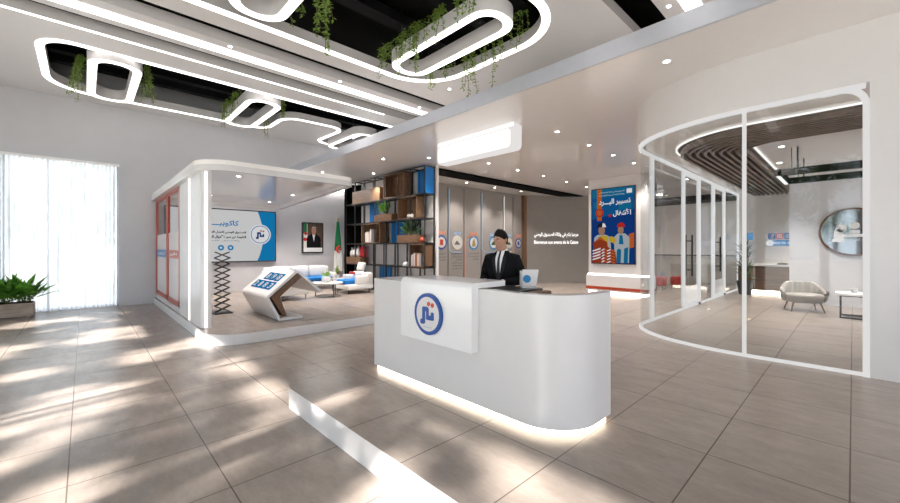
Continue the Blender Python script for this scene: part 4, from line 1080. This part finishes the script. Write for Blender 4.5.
o = MB().rbox(-.05, -.012, 0, .05, .012, .17, .01).build('card_holder', 'white', None, origin=(0, 0, 0), smooth=40); o.location = (3.30, 2.30, 1.24); o.rotation_euler = (0, R(-8), R(40)); tag(o, 'small upright white card holder beside the monitor', 'card holder')
o.location = (3.34, 2.42, 1.24)

# ------------------------------------------------------------------ receptionist
def evalmesh(mb, name, mat, parent, vox, smooth=4, factor=.5):
    o = mb.build(name, mat, parent, local=True, smooth=180)
    r = o.modifiers.new('r', 'REMESH'); r.mode = 'VOXEL'; r.voxel_size = vox; r.use_smooth_shade = True
    s_ = o.modifiers.new('s', 'SMOOTH'); s_.iterations = smooth; s_.factor = factor
    dg = bpy.context.evaluated_depsgraph_get(); me = bpy.data.meshes.new_from_object(o.evaluated_get(dg))
    o.modifiers.clear(); o.data = me
    me.polygons.foreach_set('use_smooth', [True]*len(me.polygons)); return o
pe = thing('person', 'person in black suit and tie standing behind the reception desk, looking down', 'person', (0, 0, 0))
TOR = [(.80, .0, .115, .165), (.95, 0, .105, .150), (1.08, .0, .115, .165), (1.20, 0, .122, .185), (1.30, .0, .118, .198), (1.36, .003, .105, .20), (1.40, .008, .085, .17), (1.43, .012, .065, .10), (1.455, .012, .056, .068)]
def torso(mb, k, z0=.0):
    mb.rings([[(cx_+a*k*math.cos(q), b*k*math.sin(q), z) for q in [2*PI*j/28 for j in range(28)]] for z, cx_, a, b in TOR if z >= z0])
ELB = {1: (.03, .275, 1.10), -1: (.02, -.275, 1.10)}; WR = {1: (-.235, .14, 1.085), -1: (-.24, -.10, 1.085)}
HR = Matrix.Translation((-.035, 0, 1.575)) @ Matrix.Rotation(R(-22), 4, 'Z') @ Matrix.Rotation(R(-16), 4, 'Y')
def headpt(x, y, z): return HR @ Vector((x, y, z))
def head(mb):
    n, m = 28, 22; rr = []
    for j in range(m+1):
        ph = PI*j/m; z = -math.cos(ph); s_ = max(.01, math.sin(ph)); ring = []
        for k in range(n):
            q = 2*PI*k/n; x = s_*math.cos(q); y = s_*math.sin(q)
            X, Y, Z = x*.098, y*.075, z*.118
            if z < 0:
                Y *= 1-.25*(-z)**1.4
                if x < 0: X -= .014*(-z)
                else: X *= 1-.35*(-z)
            else:
                if x > 0: X *= 1.06
            ring.append(HR @ Vector((X, Y, Z)))
        rr.append(ring)
    mb.rings(rr)
    mb.rings([[headpt(-.086-dx+.012*math.cos(q), w_*math.sin(q), z) for q in [2*PI*j/10 for j in range(10)]] for z, dx, w_ in ((.030, .004, .008), (.012, .012, .010), (-.008, .022, .014), (-.018, .020, .016), (-.024, .006, .012))])
    for s_ in (-1, 1):
        c_ = headpt(.012, s_*.076, .0); mb.ball(c_, .020, .010, .032, 10, 8)
    # brow ridge, lips, chin
    mb.tube([headpt(-.088, -.035, .034), headpt(-.096, 0, .036), headpt(-.088, .035, .034)], .011, 8)
    mb.tube([headpt(-.090, -.022, -.055), headpt(-.101, 0, -.053), headpt(-.090, .022, -.055)], .010, 8)
    mb.ball(headpt(-.070, 0, -.092), .024, .030, .022, 12, 8)
    for q_ in (-1, 1): mb.tube([headpt(-.01, q_*.056, -.055), headpt(-.05, q_*.042, -.085), headpt(-.075, q_*.018, -.098)], [.014, .015, .014], 8)
    for q_ in (-1, 1): mb.ball(headpt(-.083, q_*.031, .022), .014, .019, .008, 10, 8)
bd = MB(); torso(bd, .88); head(bd)
bd.tube([(.012, 0, 1.40), (.0, 0, 1.45), headpt(.02, 0, -.06)], [.058, .055, .052], 16)
for s_ in (1, -1):
    bd.tube([(0, s_*.165, 1.365), (.012, s_*.225, 1.24), ELB[s_]], [.048, .042, .036], 10)
    bd.tube([ELB[s_], tuple((Vector(ELB[s_])+Vector(WR[s_]))/2), WR[s_]], [.036, .034, .026], 10)
    bd.tube([(0, s_*.085, .86), (0, s_*.09, .48), (.01, s_*.095, .07)], [.078, .055, .036], 12)
    bd.rbox(-.16, s_*.095-.04, 0.005, .06, s_*.095+.04, .07, .03)
    # hands: palm, four fingers of different lengths, thumb
    w_ = Vector(WR[s_]); d = Vector((-.93, -s_*.30, -.12)).normalized(); sd = Vector((0, 0, 1)).cross(d).normalized(); up_ = d.cross(sd).normalized(); up_ = -up_ if up_.z < 0 else up_
    pc = w_+d*.055
    bd.tube([w_, w_+d*.03, w_+d*.085], [.026, .036, .034], 10)
    for i, ln in enumerate((.062, .074, .078, .070)):
        b0 = w_+d*.08+sd*(i-1.5)*.0195
        bd.tube([b0, b0+d*ln*.45+up_*.006, b0+d*ln*.78-up_*.010, b0+d*ln-up_*.026], [.0095, .009, .0085, .007], 8)
    ins = sd if sd.y*s_ < 0 else -sd
    bd.tube([w_+d*.02+ins*.018, w_+d*.05+ins*.045-up_*.005, w_+d*.085+ins*.05-up_*.012], [.013, .011, .008], 8)
body = evalmesh(bd, 'body', 'skin', pe, .0055, 3, .4)
jk = MB(); torso(jk, 1.07)
for s_ in (1, -1):
    jk.tube([(0, s_*.12, 1.375), (.0, s_*.185, 1.36), (.014, s_*.235, 1.24), ELB[s_]], [.055, .068, .062, .056], 14)
    jk.ball(ELB[s_], .057)
    e_ = Vector(ELB[s_]); w_ = Vector(WR[s_]); jk.tube([e_, e_.lerp(w_, .5), e_.lerp(w_, .97)], [.056, .050, .040], 14)
jacket = evalmesh(jk, 'suit_jacket', 'suit', pe, .009, 5, .5)
tr = MB()
tr.rings([[(a*math.cos(q), b*math.sin(q), z) for q in [2*PI*j/24 for j in range(24)]] for z, a, b in ((.74, .11, .16), (.86, .118, .168), (.96, .108, .155))])
for s_ in (1, -1): tr.tube([(0, s_*.085, .84), (0, s_*.09, .48), (.01, s_*.095, .05)], [.095, .075, .062], 14)
evalmesh(tr, 'trousers', 'suit', pe, .010, 4)
for s_ in (1, -1):
    MB().rbox(-.19, s_*.095-.048, 0, .07, s_*.095+.048, .075, .03).build('shoe', 'black_metal', pe, local=True, smooth=60)
    e_ = Vector(ELB[s_]); w_ = Vector(WR[s_]); MB().tube([e_.lerp(w_, .93), e_.lerp(w_, 1.03)], [.036, .034], 14).build('shirt_cuff', 'shirt', pe, local=True, smooth=60)
def chest(y, z, off):       # a point on the front of the jacket
    for i in range(len(TOR)-1):
        if TOR[i][0] <= z <= TOR[i+1][0]:
            t = (z-TOR[i][0])/(TOR[i+1][0]-TOR[i][0]); cx_, a, b = [TOR[i][k]+(TOR[i+1][k]-TOR[i][k])*t for k in (1, 2, 3)]
            break
    else: cx_, a, b = TOR[-1][1:]
    u = min(.98, abs(y)/(b*1.07))
    return Vector((cx_-a*1.07*math.sqrt(1-u*u)-off, y, z))
def patch(rows, off, name, mat, th=.006):
    m = MB(); vs = []; n = len(rows); k = 7
    for z, ya, yb in rows:
        for j in range(k): vs.append(chest(ya+(yb-ya)*j/(k-1), z, off))
    nv = len(vs); vs2 = [v+Vector((th, 0, 0)) for v in vs]
    fs = [(i*k+j, i*k+j+1, (i+1)*k+j+1, (i+1)*k+j) for i in range(n-1) for j in range(k-1)]
    fs += [tuple(q+nv for q in f[::-1]) for f in fs]
    edge = [j for j in range(k)]+[i*k+k-1 for i in range(1, n)]+[(n-1)*k+j for j in range(k-2, -1, -1)]+[i*k for i in range(n-2, 0, -1)]
    fs += [(edge[i], edge[(i+1) % len(edge)], edge[(i+1) % len(edge)]+nv, edge[i]+nv) for i in range(len(edge))]
    m.add(vs+vs2, fs); return m.build(name, mat, pe, local=True, smooth=60)
zz = [1.06+.395*i/12 for i in range(13)]
def vw(z): return .004+.046*min(1, (z-1.06)/.30)
patch([(z, -vw(z), vw(z)) for z in zz], .004, 'shirt_front', 'shirt')
patch([(z, -.009-.014*min(1, (1.455-z)/.3), .009+.014*min(1, (1.455-z)/.3)) for z in zz[1:]], .010, 'tie', 'tie')
for s_ in (1, -1): patch([(z, s_*vw(z), s_*(vw(z)+.045*min(1, (z-1.05)/.18)*(1 if z < 1.36 else .5))) for z in zz[:11]], .007, 'lapel', 'lapel')
cl_ = MB(); cl_.rings([[(.012+r_*math.cos(q), r_*1.02*math.sin(q), z+(.018*math.cos(q))) for q in [2*PI*j/24 for j in range(24)]] for z, r_ in ((1.415, .072), (1.46, .064), (1.475, .062))], cap=False); cl_.build('shirt_collar', 'shirt', pe, local=True, smooth=60)
# hair, brows, eyes, lips
hr = MB(); rr = []
for j in range(13):
    ph = PI*(.47+.53*j/12); z = -math.cos(ph); s_ = max(.01, math.sin(ph)); ring = []
    for k in range(28):
        q = 2*PI*k/28; x = s_*math.cos(q); y = s_*math.sin(q); zz_ = z
        front = max(0, -math.cos(q))
        lo = .66*front**1.3
        if j < 5: zz_ = z+(max(lo, z)-z)*(1-j/6.)
        sc_ = math.sqrt(max(0, 1-zz_*zz_))/s_ if zz_ != z else 1
        ring.append(headpt(x*sc_*.109+.004, y*sc_*.084, zz_*.136+.004+(.014*front if z > .3 else 0)))
    rr.append(ring)
hr.rings(rr)
nape = []
for zq, xr in ((-.055, .078), (-.03, .090), (.0, .101), (.04, .106)):
    nape.append([headpt(.0+xr*math.cos(q), .079*math.sin(q), zq) for q in [R(-82)+R(164)*j/14 for j in range(15)]]+[headpt(.0+(xr-.02)*math.cos(q), .066*math.sin(q), zq) for q in [R(82)-R(164)*j/14 for j in range(15)]])
hr.rings(nape)
hair = evalmesh(hr, 'hair', 'hair', pe, .006, 2, .4)
for s_ in (1, -1):
    MB().tube([headpt(-.094, s_*.014, .040), headpt(-.096, s_*.030, .046), headpt(-.083, s_*.050, .040)], [.004, .0055, .003], 6).build('eyebrow', 'hair', pe, local=True)
    e = MB().ball(headpt(-.083, s_*.031, .012), .012, .014, .006, 10, 8).build('eye', 'eye_white', pe, local=True, smooth=180)
    MB().ball(headpt(-.093, s_*.032, .010), .004, .006, .004, 8, 6).build('iris', 'eye_dark', e, local=True)
MB().tube([headpt(-.097, -.022, -.056), headpt(-.110, 0, -.052), headpt(-.097, .022, -.056)], [.003, .006, .003], 8).build('lips', 'lip', pe, local=True, smooth=180)
bb = MB().tube([headpt(-.075, -.052, -.06), headpt(-.088, -.03, -.095), headpt(-.103, 0, -.105), headpt(-.088, .03, -.095), headpt(-.075, .052, -.06)], [.004, .008, .009, .008, .004], 8)
pe.scale = (.93, .90, .97); pe.location = (3.59, 2.87, Z1); pe.rotation_euler = (0, 0, R(17))

# ------------------------------------------------------------------ lamps
bl = thing('box_ceiling_lamp', 'long white rounded box lamp fixed under the glossy lower ceiling', 'ceiling light', (6.28, 5.78, 3.66))
T = frameX(6.42, 6.93, 3.64)
MB(T).prism(rrect(0, 0, 2.30, .538, .10), 0, .24).build('housing', 'lamp_body', bl, smooth=35)
MB(T).prism(rrect(.03, .04, 2.20, .42, .09), .24, .25).build('diffuser', 'led_lamp', bl)
MB(T).prism([(.02, .44), (2.28, .44), (2.28, .52), (.02, .52)], .24, .246).build('upper_diffuser', 'led_lamp', bl)
o = MB().box(5.25, 14.30, 3.98, 7.7, 14.36, 4.02).build('cove_light', 'led_cove'); tag(o, 'white cove light strip above the portrait wall', 'light strip')
struct(MB().box(1.72, 14.16, 3.03, 5.05, 14.18, 3.16).build('trim_valance', 'white'))
o = MB().box(1.8, 14.27, 3.09, 4.95, 14.31, 3.13).build('cove_light', 'led_cove2'); tag(o, 'white cove light strip above the video wall inside the pavilion', 'light strip')
spot_data = bpy.data.lights.new('downlight_beam', 'SPOT'); spot_data.energy = 330; spot_data.spot_size = R(104); spot_data.spot_blend = .9; spot_data.shadow_soft_size = .06; spot_data.color = (1, .92, .85)
proto = None
def downlight(x, y, z, label, group, r=.042):
    global proto
    if True:
        t = thing('downlight', label, 'ceiling light', (x, y, z), group)
        m = MB(); m.prism(circ(x, y, r*1.35, n=20), z-.008, z-.001, holes=[circ(x, y, r, n=20)]); m.build('trim_ring', 'frame_white', t)
        MB().prism(circ(x, y, r, n=20), z-.006, z-.001).build('lens', 'spot', t)
        l = bpy.data.objects.new('beam', spot_data); COL.objects.link(l); l.parent = t; l.location = (0, 0, -.03)
    return t
g1 = 'recessed downlights in the glossy lower ceiling'; l1 = 'small round recessed downlight in the glossy lower ceiling'
for x, y in [(5.71, 1.74), (6.81, 5.03), (7.44, 4.43), (8.98, 4.47), (10.42, 4.5), (11.85, 4.5), (13.3, 4.5), (8.72, 7.49), (10.18, 7.5), (11.67, 7.5), (13.35, 7.55), (15.04, 7.6), (5.75, 12.2), (6.15, 9.2), (6.6, 12.6), (9.0, 10.3), (10.7, 10.3), (12.4, 10.3), (14.1, 10.2), (16.0, 4.2), (16.6, 6.3), (7.1, 11.2), (7.0, 8.2)]:
    downlight(x, y, ZS, l1, g1)
g2 = 'recessed downlights inside the pavilion'
for x, y in [(2.35, 8.9), (2.6, 12.6), (4.3, 11.0), (4.4, 13.2)]: downlight(x, y, 3.16, 'small round recessed downlight in the pavilion ceiling', g2)
g3 = 'recessed downlights in the glazed room'
for x, y in [(9.2, .9), (10.9, 1.1), (12.3, 1.0), (9.0, -1.5), (12.0, -1.5), (14.8, 1.0), (15.6, .3)]: downlight(x, y, 3.5, 'small round recessed downlight in the glazed room ceiling', g3)
g4 = 'tiny downlights in the upper white ceiling ribs'
for x, y in [(2.1, 8.52), (4.45, 8.5), (6.9, 8.5), (6.65, 7.0), (7.0, 2.1)]: downlight(x, y, HC, 'tiny round downlight in the upper white ceiling rib', g4, .035)

# ring pendants with trailing vines
ZP = 5.50
def strand(f, st, p, out, L):
    pts = [Vector(p)]; q = Vector(p)+Vector((out[0]*.06, out[1]*.06, .03)); pts.append(q)
    n = max(4, int(L/.07)); dr = Vector((random.uniform(-.02, .02), random.uniform(-.02, .02), 0))
    for i in range(n):
        q = q+Vector((out[0]*.02/(i+1), out[1]*.02/(i+1), -L/n))+dr*.5; pts.append(q)
    st.tube(pts, .004, 4)
    for i, q in enumerate(pts):
        k = 3 if i < 3 else 2
        for _ in range(k):
            a = random.uniform(0, 2*PI)
            f.leaf(q+Vector((0, 0, random.uniform(-.03, .03))), (math.cos(a), math.sin(a), random.uniform(-1.0, .2)), (0, 0, 1), random.uniform(.05, .085), random.uniform(.028, .042))
def vine(p, out, n, L, label, spread=.24, axis=(0, 1)):
    f, st = MB(), MB()
    for i in range(max(6, int(n*.8))):
        t = random.uniform(-spread, spread)
        l = 1.55*L*random.uniform(.25, 1.0)*(1-.5*abs(t)/spread)
        strand(f, st, (p[0]+axis[0]*t+random.uniform(-.03, .03), p[1]+axis[1]*t+random.uniform(-.03, .03), p[2]), out, l)
    o = f.build('hanging_vine', 'leaf_vine', None, origin=p); tag(o, label, 'hanging plant', 'trailing vines on the ring pendants'); st.build('stem', 'stem', o)
def pendant(cx, y0, y1, label, vines):
    t = thing('ring_pendant_light', label, 'pendant light', (cx, (y0+y1)/2, ZP), 'rounded ring pendants')
    w_ = .45
    o_ = rrect(cx-w_, y0, cx+w_, y1, .40, 12); i_ = rrect(cx-w_+.17, y0+.17, cx+w_-.17, y1-.17, .26, 12)
    MB().prism(o_, ZP, ZP+.26, holes=[i_]).build('ring_body', 'ceil', t)
    MB().prism(offset(o_, -.012), ZP-.008, ZP, holes=[offset(i_, .012)]).build('light_panel', 'led', t)
    m = MB()
    for sx in (-1, 1):
        for y in (y0+.5, y1-.5): m.cyl((cx+sx*.36, y, ZP+.26), (cx+sx*.36, y, 6.5), .006, n=6)
    m.build('cable', 'black_metal', t)
    for sx, fy, n, L, lb in vines:
        vine((cx+sx*(w_+.05), y0+(y1-y0)*fy, ZP+.30), (sx, 0), n, L, lb)
    return t
pendant(.49, 10.5, 13.4, 'glowing rounded ring pendant nearest the window wall and farthest left', [
    (-1, .42, 16, .75, 'dense vine on the left side of the leftmost ring pendant'), (1, .25, 14, .85, 'dense vine on the right side of the leftmost ring pendant, nearer end'), (-1, .62, 10, .6, 'thin vine on the left side of the leftmost ring pendant, farther end'), (1, .55, 8, .6, 'thin vine on the right side of the leftmost ring pendant, farther end')])
pendant(3.50, 10.6, 13.4, 'glowing rounded ring pendant above the pavilion, second of the far row', [
    (-1, .30, 12, .6, 'trailing vine at the near left of the ring pendant above the pavilion'), (-1, .62, 14, .7, 'trailing vine at the far left of the ring pendant above the pavilion'), (1, .2, 10, .5, 'trailing vine at the near right of the ring pendant above the pavilion'), (1, .72, 12, .75, 'trailing vine at the far right of the ring pendant above the pavilion')])
pendant(7.05, 11.35, 13.85, 'glowing ring pendant of the far row almost hidden behind the fascia', [])
pendant(2.02, 4.0, 6.9, 'glowing rounded ring pendant cut by the top edge of the photo', [
    (-1, .80, 8, .35, 'small vine on the left of the ring pendant at the top edge'), (1, .86, 8, .40, 'short vine at the rounded right end of the ring pendant at the top edge'), (1, .55, 16, .95, 'long vine on the right of the ring pendant at the top edge')])
pendant(5.05, 3.95, 6.85, 'long glowing ring pendant beside the fascia at the top centre of the photo', [
    (-1, .92, 12, .55, 'vine at the far left tip of the ring pendant beside the fascia'), (-1, .74, 14, .6, 'vine left of the ring pendant beside the fascia, next to its tip'), (-1, .58, 14, .65, 'vine left of the ring pendant beside the fascia, third from its tip'), (-1, .36, 12, .5, 'vine left of the ring pendant beside the fascia, fourth from its tip'), (-1, .14, 10, .45, 'vine left of the ring pendant beside the fascia, fifth from its tip'),
    (1, .90, 8, .45, 'vine right of the ring pendant beside the fascia, at its far tip'), (1, .70, 10, .5, 'vine right of the ring pendant beside the fascia, second from its tip'), (1, .48, 16, .95, 'longest vine, right of the ring pendant beside the fascia'), (1, .26, 14, .85, 'vine right of the ring pendant beside the fascia, nearer than the longest'), (1, .06, 10, .55, 'vine right of the ring pendant beside the fascia, at its near end')])

# ------------------------------------------------------------------ garden outside
struct(MB().box(-70, -45, -.4, 60, 80, -.25).build('ground', 'grass'))
struct(MB().box(-8.2, -14, -.26, 19.2, -6.2, -.2).build('bounce_terrace', 'pave'))  # added slab out of view, reflects sunlight up through the rear openings
def tree(x, y, h, cr, label, n, L, gaps=0., seed=1, czf=.62, rz=None, holes=None):
    random.seed(seed); rz = rz or cr*.85
    t = thing('tree', label, 'tree', (x, y, -.25), 'trees in the garden')
    m = MB(); m.tube([(x, y, -.25), (x+.1, y, h*.35), (x-.1, y+.1, h*.75)], [.16, .12, .05], 8)
    for k in range(7):
        a = k*2.4; m.tube([(x, y, h*.35+.25*k), (x+math.cos(a)*cr*.6, y+math.sin(a)*cr*.6, h*.5+.4*k)], [.05, .02], 6)
    m.build('trunk', 'bark', t, smooth=60)
    f = MB()
    nc = 46; cl = []
    for k in range(nc):
        while True:
            u = Vector((random.uniform(-1, 1), random.uniform(-1, 1), random.uniform(-1, 1)))
            if u.length < 1: break
        cl.append((Vector((x+u.x*cr, y+u.y*cr, h*czf+u.z*rz)), random.uniform(.3, .62)*cr*.55))
    i = 0
    while holes is not None and i < n:
        u = Vector((random.uniform(-1, 1), random.uniform(-1, 1), random.uniform(-1, 1)))
        if abs(u.y)**4+abs(u.z)**4+u.x**2 > 1: continue
        p = Vector((x+u.x*.8, y+u.y*cr, h*czf+u.z*rz))
        if mnoise.noise(Vector((7.3, (p.y-.21*p.x)*1.25, (p.z+.632*p.x)*2.5))) < holes: continue  # leaf gaps shaped along the sun direction to dapple the floor
        f.leaf(p, (random.uniform(-1, 1), random.uniform(-1, 1), random.uniform(-1, .4)), (0, 0, 1), L*random.uniform(.7, 1.2), L*.6); i += 1
    for i in range(0 if holes is not None else n):
        c_, r_ = random.choice(cl); u = Vector((random.gauss(0, 1), random.gauss(0, 1), random.gauss(0, 1))).normalized()*r_*random.uniform(.2, 1)
        f.leaf(c_+u, (random.uniform(-1, 1), random.uniform(-1, 1), random.uniform(-1, .4)), (0, 0, 1), L*random.uniform(.7, 1.2), L*.6)
    f.build('foliage', 'leaf_tree', t)
LT = ['tree outside the tall window, seen through the curtain at the right pane', 'tree outside the tall window, seen through the curtain at the left pane', 'smaller tree farther behind the tall window']
tree(1.0, 20.5, 6.2, 2.1, LT[0], 2600, .22, seed=3); tree(-3.6, 24, 5.2, 1.9, LT[1], 1800, .22, seed=4); tree(-1.2, 31, 5.0, 2.4, LT[2], 1600, .25, seed=5)
for i, y in enumerate((-4.6, -1.9, .8, 3.5, 6.2, 8.9, 11.4)):
    tree(-9.0-.5*(i % 2), y, 9.2, 1.75, 'tree in the garden outside the left wall, %s from the camera end' % ['first', 'second', 'third', 'fourth', 'fifth', 'sixth', 'seventh'][i], 8000, .16, seed=11+i, czf=.60, rz=3.4, holes=-.09)

# ------------------------------------------------------------------ light, sky, camera
sun = bpy.data.lights.new('sun', 'SUN'); sun.energy = 27; sun.angle = R(1.1); sun.color = (1, .94, .87)
so = bpy.data.objects.new('sun', sun); COL.objects.link(so)
sd = Vector((.95, .20, -.60)).normalized(); so.rotation_euler = sd.to_track_quat('-Z', 'Y').to_euler(); so.location = (-12, 0, 10)
wd = bpy.data.worlds.new('sky'); SC.world = wd; wd.use_nodes = True
nt = wd.node_tree; bg = nt.nodes['Background']; bg.inputs[0].default_value = (.80, .89, 1, 1); bg.inputs[1].default_value = 3.8
cam = bpy.data.cameras.new('camera'); co = bpy.data.objects.new('camera', cam); COL.objects.link(co)
cam.sensor_width = 36; cam.lens = 384/900*36; cam.shift_y = -3.5/900; cam.clip_end = 300
co.location = (0, 0, 1.65); co.rotation_euler = (PI/2, 0, -math.atan2(.689835, .723967))
SC.camera = co
SC.view_settings.view_transform = 'Standard'; SC.view_settings.look = 'None'; SC.view_settings.gamma = 1
SC.view_settings.exposure = .12; SC.view_settings.use_curve_mapping = False
SC.cycles.max_bounces = 10; SC.cycles.transparent_max_bounces = 24; SC.cycles.caustics_reflective = False; SC.cycles.caustics_refractive = False
SC.cycles.sample_clamp_indirect = 6
